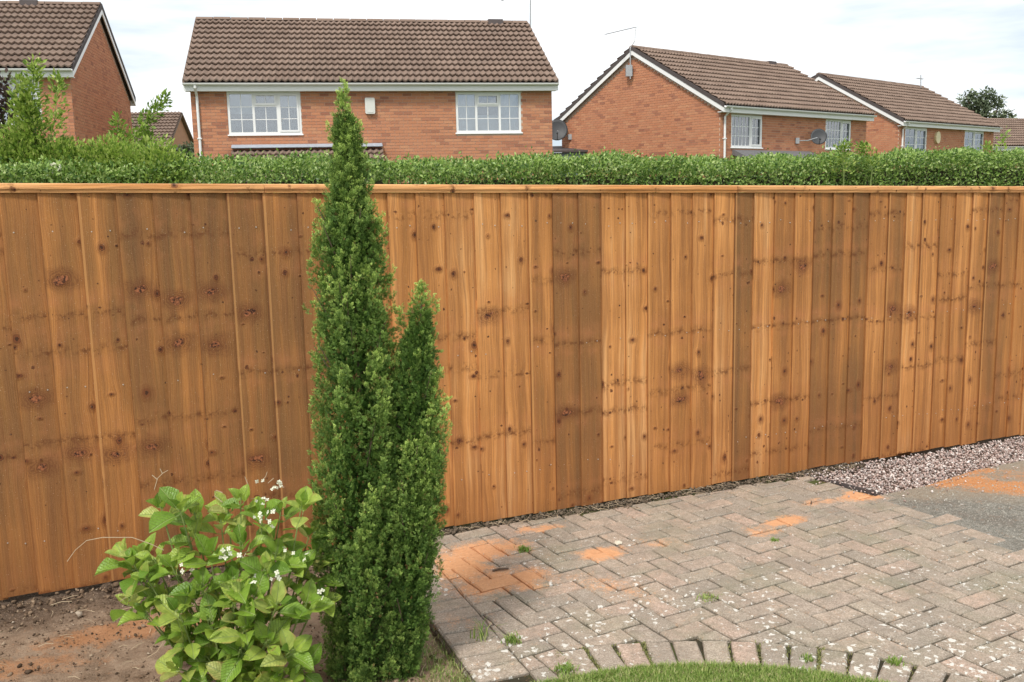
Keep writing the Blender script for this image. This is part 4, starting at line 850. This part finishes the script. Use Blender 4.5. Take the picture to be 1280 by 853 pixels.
def brickwork(parent, o, e, nrm, rows, budget, zvis):
    # rows(z) -> list of (x0, x1) clear intervals; o, e, nrm in the frame of the house
    allb = []; z = .9 + .0375; k = 0
    while z < 7.2:
        for (a, b) in rows(z):
            x = math.floor(a / .225) * .225 + (.1125 if k % 2 else 0) - .225
            while x < b:
                x0, x1 = max(a, x + .005), min(b, x + .220)
                if x1 - x0 > .03: allb.append((x0, x1, z))
                x += .225
        z += .075; k += 1
    rest_ = MB(); cnt = 0
    fulls = [q for q in allb if q[1] - q[0] > .213 and q[2] > zvis]; random.shuffle(fulls); fulls.sort(key=lambda q: abs(q[2] - (zvis + .9)) // .6); ind = set(fulls[:budget])
    rot3 = Matrix((e, [-q for q in nrm], (0, 0, 1))).transposed().to_4x4()
    pr = .5
    for q in allb:
        x0, x1, z = q; c = Vector(o) + Vector(e) * ((x0 + x1) / 2) + Vector((0, 0, z)) + Vector(nrm) * .010
        if random.random() < .25: pr = random.random()
        rv = random.random() * .82 if random.random() < .8 else .72 + .28 * random.random()
        m_ = Matrix.Translation(c) @ rot3
        if q in ind: obj('brick', BRICKME, None, parent, matrix=m_)
        else:
            h_ = (x1 - x0) / 2; V = [(math.copysign(h_, v.co.x), v.co.y, v.co.z) for v in BRICKME.vertices]
            rest_.add([m_ @ Vector(p) for p in V], [tuple(p.vertices) for p in BRICKME.polygons], rv)
    if rest_.v: rest_.build('brickwork', BRICK, parent, kind='stuff')
def wall_sheet(mb, x0, x1, z0, z1, holes, y, yb_):
    xs = sorted({x0, x1, *[h[0] for h in holes], *[h[1] for h in holes]}); zs = sorted({z0, z1, *[h[2] for h in holes], *[h[3] for h in holes]})
    for a, b in zip(xs[:-1], xs[1:]):
        for c, d in zip(zs[:-1], zs[1:]):
            if any(h[0] - 1e-6 <= a and b <= h[1] + 1e-6 and h[2] - 1e-6 <= c and d <= h[3] + 1e-6 for h in holes): continue
            mb.add([(a, y, c), (b, y, c), (b, y, d), (a, y, d)], [(0, 1, 2, 3)])
    for h in holes:
        a, b, c, d = h; mb.add([(a, y, c), (b, y, c), (b, y, d), (a, y, d), (a, yb_, c), (b, yb_, c), (b, yb_, d), (a, yb_, d)], [(0, 4, 5, 1), (1, 5, 6, 2), (2, 6, 7, 3), (3, 7, 4, 0)])
def window(parent, x0, x1, z0, z1, y, cols, curtain):
    # cols: list of (fraction, [(z fraction from the top, nx, nz, opener), ...])
    f = MB(); fwid = .055; W = x1 - x0; Hh = z1 - z0; cells = []
    f.box((x0, y - .035, z0), (x1, y + .03, z0 + fwid)); f.box((x0, y - .035, z1 - fwid), (x1, y + .03, z1)); f.box((x0, y - .035, z0 + fwid), (x0 + fwid, y + .03, z1 - fwid)); f.box((x1 - fwid, y - .035, z0 + fwid), (x1, y + .03, z1 - fwid))
    x = x0; tot = sum(c[0] for c in cols)
    for ci, (fr, lights) in enumerate(cols):
        xe = x + W * fr / tot; xa = x + (fwid if ci == 0 else .028); xb = xe - (fwid if ci == len(cols) - 1 else .028)
        if ci < len(cols) - 1: f.box((xe - .028, y - .032, z0 + fwid), (xe + .028, y + .028, z1 - fwid))
        zt = z1 - fwid
        for li, (zf, nx, nz_, op) in enumerate(lights):
            zb = zt - (Hh - 2 * fwid) * zf; za = zb + (.022 if li < len(lights) - 1 else 0); ztt = zt - (.022 if li else 0)
            if li < len(lights) - 1: f.box((xa, y - .031, zb - .022), (xb, y + .027, zb + .022))
            a, b, c, d = xa, xb, za, ztt
            if op:
                s = .042; yo = y - .052
                for q in ((a, c, b, c + s), (a, d - s, b, d), (a, c + s, a + s, d - s), (b - s, c + s, b, d - s)): f.box((q[0], yo, q[1]), (q[2], y - .0325, q[3]))
                a += s; b -= s; c += s; d -= s
            for k in range(1, nx): xx_ = a + (b - a) * k / nx; f.box((xx_ - .009, y - .012, c), (xx_ + .009, y + .004, d))
            for k in range(1, nz_): zz_ = c + (d - c) * k / nz_; f.box((a, y - .011, zz_ - .009), (b, y + .003, zz_ + .009))
            for i in range(nx):
                for k in range(nz_): cells.append((a + (b - a) * i / nx, a + (b - a) * (i + 1) / nx, c + (d - c) * k / nz_, c + (d - c) * (k + 1) / nz_))
            zt = zb
        x = xe
    wo = f.build('window', UPVC, parent)
    for (a, b, c, d) in cells:
        p = MB(); t_ = random.uniform(-.0012, .0012); p.add([(a, y - .001 + t_, c), (b, y - .001 - t_, c), (b, y - .001, d), (a, y - .001 + t_, d), (a, y + .003, c), (b, y + .003, c), (b, y + .003, d), (a, y + .003, d)], [(0, 1, 2, 3), (7, 6, 5, 4)]); p.build('pane', GLASS, wo)
    sbx = MB(); sbx.extrude([(-.075, -.03), (-.07, -.005), (-.036, .004), (-.036, -.03)], (W + .06, 0, 0), (x0 - .03, y, z0)); sbx.build('sill', UPVC, wo)
    if curtain:
        for (ca, cb_, cz0, cz1, mt, yy, fq) in curtain:
            c = MB(); n_ = max(6, int((cb_ - ca) * W * 26)); V = []
            for k in range(n_ + 1):
                xx_ = x0 + W * (ca + (cb_ - ca) * k / n_); dy = .018 * math.sin(k * fq) + yy
                V += [(xx_, y + dy, z0 + Hh * cz0), (xx_, y + dy, z0 + Hh * cz1)]
            c.add(V, [(2 * k, 2 * k + 2, 2 * k + 3, 2 * k + 1) for k in range(n_)]); c.build('curtain', mt, wo)
    return wo
def halfround(r, n=6, th=.0): return [(r * math.cos(math.pi + math.pi * k / n), r * math.sin(math.pi + math.pi * k / n)) for k in range(n + 1)]
def house(name, label, x, y, yaw, L, ze, xa, xb, wins, individual, gable, nb=(0, 0), fascia=.20):
    # local frame: front eave runs along +x from xa to xb, y goes back, z up
    h = thing(name, label, 'house', (x, y, 0), yaw)
    yw = .20; wz = ze - .03; ga, gb = xa + .12, xb - .12; holes = [w_['r'] for w_ in wins]
    m_ = MB(); wall_sheet(m_, ga, gb, 0, wz, holes, yw, yw + .12); yb_ = HD - .2
    m_.add([(ga, yb_, 0), (gb, yb_, 0), (gb, yb_, wz), (ga, yb_, wz)], [(3, 2, 1, 0)])
    for gx_, s in ((ga, 1), (gb, -1)): m_.add([(gx_, yw, 0), (gx_, yb_, 0), (gx_, yb_, wz), (gx_, HD / 2, ze + HR - .12), (gx_, yw, wz)], [(0, 1, 2, 3, 4) if s < 0 else (4, 3, 2, 1, 0)])
    m_.build('wall', MORTAR, h)
    rm = MB(); rm.box((ga + .1, yw + 1.6, 2.3), (gb - .1, yw + 1.65, wz)); rm.box((ga + .1, yw + .13, 2.2), (gb - .1, yw + 1.6, 2.25)); rm.build('room_interior', ROOM, h)
    def rows_front(z):
        if z > wz - .05: return []
        iv = [(ga, gb)]
        for hh in holes:
            if hh[2] - .035 < z < hh[3] + .035:
                nv = []
                for a, b in iv:
                    if hh[1] <= a or hh[0] >= b: nv.append((a, b))
                    else:
                        if hh[0] > a: nv.append((a, hh[0]))
                        if hh[1] < b: nv.append((hh[1], b))
                iv = nv
        return iv
    brickwork(h, (0, yw, 0), (1, 0, 0), (0, -1, 0), rows_front, nb[0], 2.0)
    def rows_g(z):
        e = 0. if z < wz - .05 else (z - wz + .14) / (HR / (HD / 2))
        a, b = yw + e, yb_ - e
        return [(a, b)] if b - a > .15 else []
    if gable in ('l', 'b'): brickwork(h, (ga, 0, 0), (0, 1, 0), (-1, 0, 0), rows_g, nb[1], 2.4)
    if gable in ('r', 'b'): brickwork(h, (gb, 0, 0), (0, 1, 0), (1, 0, 0), rows_g, nb[1], 2.4)
    # roof
    rf = MB(); rf.extrude([(0, 0), (HD / 2, HR), (HD, 0), (HD, -.04), (HD / 2, HR - .05), (0, -.04)], (L - .02, 0, 0), (xa + .01, 0, ze + .01)); roof = rf.build('roof', DARK, h)
    nc = int(round(L / .3)); cw = L / nc; nr = 12; g_ = (sl_ + .03) / nr; tl = []
    rest_ = MB()
    for r__ in range(nr):
        for c_ in range(nc):
            for back in (0, 1):
                if back: s1 = Vector((0, -HD / 2, HR)) / sl_; n1 = Vector((0, HR, HD / 2)) / sl_; oo = Vector((xa + (c_ + 1) * cw, HD + .03, ze + .01 - .015)); e1 = Vector((-1, 0, 0))
                else: s1, n1, e1, oo = su, sn, Vector((1, 0, 0)), Vector((xa + c_ * cw, -.03, ze + .01 - .015))
                c = oo + s1 * (r__ * g_ + random.uniform(-.006, .006)) + n1 * random.uniform(0, .004)
                mt = Matrix((e1 * (cw / .3), s1 * ((g_ + .025) / .37), n1)).transposed().to_4x4(); mt = Matrix.Translation(c) @ mt @ Matrix.Rotation(random.uniform(-.006, .006), 4, 'Z')
                tl.append((back, mt))
    fr = [t_ for t_ in tl if not t_[0]]
    ind = min(individual, len(fr))
    for k, (bk, mt) in enumerate(fr):
        if k < ind: obj('roof_tile', TILEME, None, roof, matrix=mt)
        else: rest_.add([mt @ Vector(p) for p in TV], TF, random.random())
    for bk, mt in tl:
        if bk: rest_.add([mt @ Vector(p) for p in TV], TF, random.random())
    rest_.build('roof_tiles', TILE, roof, kind='stuff')
    pr_ = [(.13 * math.cos(a), .085 * math.sin(a)) for a in np.linspace(0, math.pi, 8)]
    b = MB(); b.extrude(pr_, (.435, 0, 0)); rme = b.mesh(); rme.materials.append(TILE)
    for k in range(int(L / .45)): obj('ridge_tile', rme, None, roof, loc=(xa + k * (L / int(L / .45)), HD / 2, ze + HR + .015 + random.uniform(0, .008)))
    # eaves
    b = MB(); b.box((xa + .02, -.02, ze - .19), (xb - .02, .0, ze - .005)); b.box((xa + .02, 0.002, ze - .185), (xb - .02, yw + .02, ze - .165)); b.build('fascia', UPVC, h)
    b = MB(); b.box((xa + .02, HD, ze - .19), (xb - .02, HD + .02, ze - .005)); b.build('fascia', UPVC, h)
    b = MB(); b.extrude(halfround(.056) + [(.048, 0), (0, -.045), (-.048, 0)], (L - .0, 0, 0), (xa, -.078, ze - .012)); b.build('gutter', UPVC, h)
    b = MB(); b.extrude(halfround(.056) + [(.048, 0), (0, -.045), (-.048, 0)], (L - .0, 0, 0), (xa, HD + .078, ze - .012)); b.build('gutter', UPVC, h)
    for gx_, s in ((xa, -1), (xb, 1)):   # barge boards and dark verge
        for side_ in (0, 1):
            b = MB(); d = Vector((0, HD / 2, HR)) if not side_ else Vector((0, -HD / 2, HR)); o0 = Vector((gx_, -.02 if not side_ else HD + .02, ze))
            n1 = Vector((0, 0, 1))
            def strip(z0, z1, xo, x1_): 
                V = []
                for px_ in (xo, x1_):
                    for p in (o0, o0 + d + Vector((0, .02 if not side_ else -.02, 0))):
                        for zz_ in (z0, z1): V.append((gx_ + s * px_, p.y, p.z + zz_))
                b.add(V, [(0, 1, 3, 2), (4, 6, 7, 5), (0, 4, 5, 1), (2, 3, 7, 6), (0, 2, 6, 4), (1, 5, 7, 3)])
            strip(-.19, -.052, -.02, .004); b.build('barge_board', UPVC, h)
            b = MB(); strip(-.05, .068, -.03, .018); b.build('verge', DARK if gable != 'n' else TILE, h)
    for w_ in wins:
        r0_ = w_['r']; window(h, r0_[0] + .004, r0_[1] - .004, r0_[2] + .004, r0_[3] - .004, yw + .035, w_['cols'], w_.get('cur'))
    return h
def downpipe(h, x, ze, yw=.2, xo=.0):
    b = MB(); b.tube([(x - xo, -.078, ze - .05), (x - xo, -.078, ze - .11), (x, yw - .05, ze - .30), (x, yw - .05, .1)], .034, 8)
    for z in (3.2, 1.6): b.box((x - .05, yw - .09, z), (x + .05, yw - .005, z + .03))
    b.build('downpipe', UPVC, h)
def alarm(h, x0, x1, z0, z1, m, rd=False):
    b = MB(); y0, y1 = .10, .188
    if rd: n_ = 14; b.extrude([((x1 - x0) / 2 * math.cos(a), (z1 - z0) / 2 * math.sin(a)) for a in np.linspace(0, 2 * math.pi, n_, endpoint=False)], (0, y1 - y0, 0), ((x0 + x1) / 2, y0, (z0 + z1) / 2), (Vector((1, 0, 0)), Vector((0, 0, 1))))
    else: b.extrude([(x0 + .02, z0), (x1 - .02, z0), (x1, z0 + .03), (x1, z1 - .02), (x1 - .02, z1), (x0 + .02, z1), (x0, z1 - .02), (x0, z0 + .03)], (0, y1 - y0, 0), (0, y0, 0), (Vector((1, 0, 0)), Vector((0, 0, 1)))); b.box((x0 + .05, y0 - .006, z0 + .03), (x1 - .05, y0 - .001, z0 + .06))
    b.build('alarm_box', m, h)
def vent(h, x, z):
    b = MB(); b.extrude([(-.17, -.03), (-.14, .115), (.14, .115), (.17, -.03)], (.42, 0, 0), (x, HD / 2, z)); b.build('ridge_vent', DARK, h)
def dish(parent, c, aim, r, arm_from):
    # an offset dish with rim, feed arm, feed head and wall arm
    c = Vector(c); z = Vector(aim).normalized(); x = z.cross(Vector((0, 0, 1))).normalized(); y = x.cross(z)
    b = MB(); V = []; F = []; nr_, na = 5, 22
    for s_, dz in ((1, 0), (-1, -.012)):
        for i in range(nr_ + 1):
            q = i / nr_
            for k in range(na): a = 2 * math.pi * k / na; V.append(c + x * (r * q * math.cos(a)) + y * (r * 1.06 * q * math.sin(a)) + z * (.18 * r * (q * q - 1) + dz))
    st_ = (nr_ + 1) * na
    for sft, flip in ((0, 0), (st_, 1)):
        for i in range(nr_):
            for k in range(na): f_ = (sft + i * na + k, sft + i * na + (k + 1) % na, sft + (i + 1) * na + (k + 1) % na, sft + (i + 1) * na + k); F.append(f_[::-1] if flip else f_)
    for k in range(na): F.append((nr_ * na + k, nr_ * na + (k + 1) % na, st_ + nr_ * na + (k + 1) % na, st_ + nr_ * na + k))
    b.add(V, F); b.build('reflector', DISHM, parent, True)
    b = MB(); foc = c + z * r * 1.0 - y * r * .75; b.tube([c - y * r, foc], .012, 6); b.tube([foc - z * .03, foc + (c - foc).normalized() * .09], .03, 8); b.build('feed_arm', DISHM, parent)
    b = MB(); w_ = Vector(arm_from); b.tube([w_, (w_ + c) / 2 - Vector((0, 0, .06)), c - z * .07], .018, 6); b.box((w_.x - .06, w_.y - .06, w_.z - .09), (w_.x + .06, w_.y + .06, w_.z + .09)); b.build('bracket', METAL, parent)
def yagi(parent, p0, p1, n_el, ln, mast=None):
    b = MB(); p0 = Vector(p0); p1 = Vector(p1); b.tube([p0, p1], .016, 5); b.build('boom', METAL, parent); d = (p1 - p0).normalized(); s = d.cross(Vector((0, 0, 1))).normalized(); b = MB()
    for k in range(n_el): q = p0 + (p1 - p0) * (k / (n_el - 1)); l_ = ln * (1 - .3 * k / n_el); b.tube([q - s * l_ / 2, q + s * l_ / 2], .007, 4)
    b.build('elements', METAL, parent)
    if mast: b = MB(); b.tube([Vector(q) for q in mast], .021, 6); b.build('mast', METAL, parent)
C3 = [(.35, [(1., 2, 3, 0)]), (.33, [(.31, 2, 1, 1), (.69, 2, 2, 0)]), (.32, [(1., 2, 3, 1)])]
C3b = [(.31, [(1., 2, 3, 0)]), (.36, [(.31, 2, 1, 1), (.69, 2, 2, 0)]), (.33, [(1., 2, 3, 0)])]
C2 = [(.62, [(1., 5, 3, 0)]), (.38, [(1., 2, 3, 1)])]
C2b = [(.5, [(1., 2, 3, 0)]), (.5, [(1., 2, 3, 1)])]
z2 = 4.5
h2 = house('brick_house', 'middle brick house seen square on, long brown tiled roof and two white windows', -7.637, 23.384, .189, 9.107, z2, 0, 9.107,
           [dict(r=(.95, 2.69, 3.30, 4.32), cols=C3, cur=[(0, .36, 0, .42, CURT2, .12, .9), (.36, .66, 0, .6, CURT2, .14, .8), (.68, 1, 0, .62, CURT2, .12, .9), (0, .36, .5, 1., CURT, .22, .5), (.66, 1, .55, 1., CURT, .22, .5)]),
            dict(r=(6.50, 8.18, 3.29, 4.30), cols=C3b, cur=[(0, .32, 0, 1., CURT, .10, .9), (.66, 1., 0, 1, CURT, .10, .9), (.3, .7, 0, .45, CURT, .2, .7)])], 300, 'n', (300, 0))
downpipe(h2, .27, z2); alarm(h2, 4.24, 4.48, 3.77, 4.16, BEIGE); vent(h2, 7.95, z2 + HR)
pr = MB(); pr.extrude([(.19, 3.06), (.14, 3.06), (.02, 3.00), (-.02, 2.98), (-.01, 2.965), (.19, 2.98)], (3.62, 0, 0), (1.0, 0, 0)); pf = MB()
porch = MB(); porch.extrude([(.19, 2.93), (-1.2, 2.17), (-1.2, 2.11), (.19, 2.87)], (3.62, 0, 0), (1.0, 0, 0)); pch = porch.build('porch_roof', DARK, h2); pr.build('lead_flashing', LEAD, pch)
ps_ = Vector((0, 1.39, .76)).normalized(); pn_ = Vector((0, -.76, 1.39)).normalized()
for r__ in range(5):
    for c_ in range(12):
        c = Vector((1.0 + c_ * .3017, -1.2, 2.17)) + ps_ * (r__ * .30) + pn_ * .004; obj('roof_tile', TILEME, None, pch, matrix=Matrix.Translation(c) @ Matrix((Vector((1.005, 0, 0)), ps_ * (.9 if r__ < 4 else .8), pn_)).transposed().to_4x4())
z1 = 3.032 + 1.75
h1 = house('brick_house', 'left brick house with its plain brick gable end turned to the right', -9.887, 22.633, .179, 9.0, z1, -9.0, 0,
           [dict(r=(-2.6, -.80, z1 - 1.20, z1 - .18), cols=C3, cur=[(0, 1, 0, 1., CURT, .10, .9)]), dict(r=(-8.2, -6.5, z1 - 1.20, z1 - .18), cols=C3, cur=[(0, 1, 0, 1., CURT, .10, .9)])], 300, 'r', (40, 260))
vent(h1, -1.95, z1 + HR)
z3 = 2.396 + 1.75
h3 = house('brick_house', 'third brick house, its broad gable facing left and a dish on its front', 6.278, 28.535, .707, 8.444, z3, 0, 8.444,
           [dict(r=(.64, 2.20, 2.97, 3.93), cols=C2, cur=[(.05, .95, 0, 1, CURT, .12, 1.4)]), dict(r=(5.75, 7.32, 2.99, 3.95), cols=C2, cur=[(.05, .95, 0, 1, CURT, .12, 1.4)])], 300, 'l', (0, 0))
downpipe(h3, .28, z3); vent(h3, 7.2, z3 + HR)
b = MB(); b.extrude([(.195, 2.90), (.10, 2.88), (-.5, 2.60), (-.5, 2.55), (.195, 2.75)], (4.1, 0, 0), (.7, 0, 0)); b.build('lead_porch_roof', plain('dull_lead', (.15, .145, .15), .7), h3)
z4 = 2.386 + 1.75
h4 = house('brick_house', 'fourth brick house at the right with a round cream alarm box between its windows', 14.882, 36.894, .737, 9.064, z4, 0, 9.064,
           [dict(r=(.60, 2.45, 2.94, 3.93), cols=C2b, cur=[(0, 1, 0, 1, CURT, .10, .9)]), dict(r=(5.96, 7.9, 2.98, 3.95), cols=C2b, cur=[(0, 1, 0, 1, CURT, .10, .9)])], 0, 'l', (0, 0))
downpipe(h4, .33, z4); alarm(h4, 3.10, 3.50, 3.36, 3.84, plain('cream_plastic', (.72, .62, .38), .5), True)
def hw(h, p): m_ = Matrix.Translation(h.location) @ Matrix.Rotation(h.rotation_euler[2], 4, 'Z'); return m_ @ Vector(p)
# far fifth house, small house behind, shed
def simple_house(name, label, x, y, yaw, Lx, Dy, ze, rise, wallm, barge=True):
    h = thing(name, label, 'house', (x, y, 0), yaw); b = MB(); b.box((.15, .2, 0), (Lx - .15, Dy - .2, ze)); 
    for gx_ in (.15, Lx - .15): b.add([(gx_, .2, ze), (gx_, Dy - .2, ze), (gx_, Dy / 2, ze + rise - .1)], [(0, 1, 2)])
    b.build('wall', wallm, h); b = MB(); b.extrude([(0, 0), (Dy / 2, rise), (Dy, 0), (Dy, -.08), (Dy / 2, rise - .1), (0, -.08)], (Lx, 0, 0), (0, 0, ze)); roof = b.build('roof', TILE, h)
    n_r = 12; sl2 = math.hypot(Dy / 2, rise); s1 = Vector((0, Dy / 2, rise)) / sl2; n1 = Vector((0, -rise, Dy / 2)) / sl2; rest_ = MB(); nc = int(Lx / .3)
    for r__ in range(n_r):
        for c_ in range(nc):
            mt = Matrix.Translation(Vector((c_ * Lx / nc, -.02, ze)) + s1 * (r__ * sl2 / n_r)) @ Matrix((Vector((Lx / nc / .3, 0, 0)), s1 * ((sl2 / n_r + .02) / .37), n1)).transposed().to_4x4(); rest_.add([mt @ Vector(p) for p in TV], TF, random.random())
    rest_.build('roof_tiles', TILE, roof, kind='stuff')
    b = MB(); b.box((0, -.03, ze - .22), (Lx, -.005, ze - .02)); b.extrude(halfround(.056) + [(.048, 0), (0, -.045), (-.048, 0)], (Lx, 0, 0), (0, -.09, ze - .02)); b.build('gutter', UPVC, h); return h
BW2 = plain('far_brick', (.46, .24, .14), .95, var=.2, sc=6)
p = at(1236, 183, 46.); simple_house('bungalow', 'low far house half hidden behind the fourth house at the right edge', p[0] - .3, 46., .35, 12., 7., p[2], 1.55, BW2)
p = at(206, 188, 40.); simple_house('small_house', 'sliver of a far tiled roof in the gap beside the left house', p[0] - 5.2, 40., .1, 5.2, 6., p[2] + .1, 1.7, BW2)
shd = thing('garden_shed', 'grey green shed wall glimpsed between the middle and third houses', 'shed', (at(698, 190, 33.)[0], 33., 0)); b = MB()
for k in range(14): b.box((-.9, -.01 * (k % 2), k * .22), (.9, 1.2, k * .22 + .215))
b.build('wall', plain('shed_paint', (.16, .21, .22), .8), shd); b = MB(); b.extrude([(-.1, 3.08), (1.3, 3.3), (1.3, 3.36), (-.1, 3.14)], (2.0, 0, 0), (-1., 0, 0)); b.build('roof', DARK, shd)
# dishes and aerials: things of their own
c = hw(h3, (4.64, -.25, 3.34)); d1 = thing('satellite_dish', 'dark round satellite dish on the front wall of the third house between its windows', 'satellite dish', (c.x, c.y, 0))
wv_ = hw(h3, (4.05, .16, 3.22)); dish(d1, (0, 0, 3.34), (-.15, -1., .35), .255, (wv_.x - c.x, wv_.y - c.y, wv_.z))
c = hw(h3, (-.30, 6.70, 3.86)); d2 = thing('satellite_dish', 'dark round satellite dish in the gap at the right corner of the middle house', 'satellite dish', (c.x, c.y, 0))
wv_ = hw(h3, (.10, 6.5, 3.62)); dish(d2, (0, 0, 3.86), (-.05, -1., .35), .36, (wv_.x - c.x, wv_.y - c.y, wv_.z))
c = hw(h3, (.02, HD / 2 + .15, 0)); a1 = thing('television_aerial', 'thin aerial on a bent mast at the gable peak of the third house', 'aerial', (c.x, c.y, 0)); Y3 = c.y
def q3(px, py, dy=0): v = at(px, py, Y3 + dy); return (v[0] - c.x, v[1] - c.y, v[2])
yagi(a1, q3(795, 34, .2), q3(757, 43, -.9), 12, .18, [q3(788, 99, -.1), q3(788, 60, -.1), q3(793, 52, -.1), q3(795, 34, .2)])
b = MB(); b.box((-.10, -.12, q3(788, 96)[2]), (.10, .05, q3(788, 82)[2])); b.build('bracket', METAL, a1)
c = hw(h2, (8.6, HD / 2 + .9, 0)); a2 = thing('television_aerial', 'tall thin aerial pole standing behind the right end of the middle roof', 'aerial', (c.x, c.y, 0)); Y3 = c.y
yagi(a2, q3(664, -12, 0), q3(627, 1, -.6), 10, .2, [q3(663, 60), q3(663, -18)])
c = hw(h4, (7.9, HD / 2, 0)); a3 = thing('television_aerial', 'small aerial on the right end of the ridge of the fourth house', 'aerial', (c.x, c.y, 0)); Y3 = c.y
yagi(a3, q3(1146, 98), q3(1154, 99), 6, .35, [q3(1151, 110), q3(1151, 94)])
# far trees and bushes
FT_L = m_leaf('far_tree_leaf', [(0., (.09, .12, .07)), (.5, (.16, .20, .11)), (1., (.27, .31, .18))], .2, .6)
def far_tree(name, label, cat, blobs, y, n_, size, mat_, trunk=None):
    cs = [(at(a, b, y), r_ * y / 1200) for a, b, r_ in blobs]; bx, by = cs[0][0][0], y; t = thing(name, label, cat, (bx, by, 0)); Ps = []
    wts = np.array([r_ ** 2 for _, r_ in cs]); wts /= wts.sum()
    for (c_, r_), w_ in zip(cs, wts):
        k = int(n_ * w_); d = norm(rng.normal(0, 1, (k, 3))); Ps.append(c_ - [bx, by, 0] + d * (r_ * rng.random(k) ** .45)[:, None] * [1, 1, .9])
    P = np.concatenate(Ps); D = rng.normal(0, 1, P.shape); cl = np.array([mno.noise(tuple(q * 1.1)) for q in P]); keep = cl > -.28; P, D, cl = P[keep], D[keep], cl[keep]
    V, F, r_ = leaves(P, D, rng.uniform(.7, 1.3, len(P)) * size, np.clip(rng.random(len(P)) * .6 + .2 + cl * .5, 0, .999)); obj('crown', fast(V, F, r_), mat_, t, kind='stuff')
    b = MB(); top = cs[0][0] - [bx, by, 0]; b.tube([(0, 0, 0), (0, 0, top[2] * .5), top], [.22, .17, .05] if trunk is None else trunk, 7)
    for c_, r_ in cs: b.tube([(0, 0, top[2] * .55), (c_ - [bx, by, 0]) * [.6, .6, .85], c_ - [bx, by, 0]], [.09, .06, .02], 5)
    b.build('trunk', BARK, t)
far_tree('broadleaf_tree', 'grey green tree rising behind the fourth house roof at the right', 'tree', [(1232, 135, 17), (1212, 124, 13), (1207, 119, 8), (1235, 122, 12), (1243, 150, 16), (1222, 145, 18), (1258, 147, 10), (1250, 128, 7), (1205, 140, 10)], 62., 3000, .26, FT_L)
far_tree('far_bush', 'dark green bush in the gap left of the middle house', 'bush', [(222, 196, 14), (208, 192, 9), (236, 190, 12), (215, 204, 14), (240, 204, 14)], 36., 4200, .12, FT_L, [.06, .05, .02])
# things of one kind share a group
for o in COL.objects:
    if o.parent is None and 'category' in o:
        g = {'brick_house': 'brick houses beyond the hedge', 'satellite_dish': 'satellite dishes on the houses', 'television_aerial': 'aerials on the house roofs', 'weed': 'small weeds in the paving joints'}.get(o.name.split('.')[0])
        if g: o['group'] = g
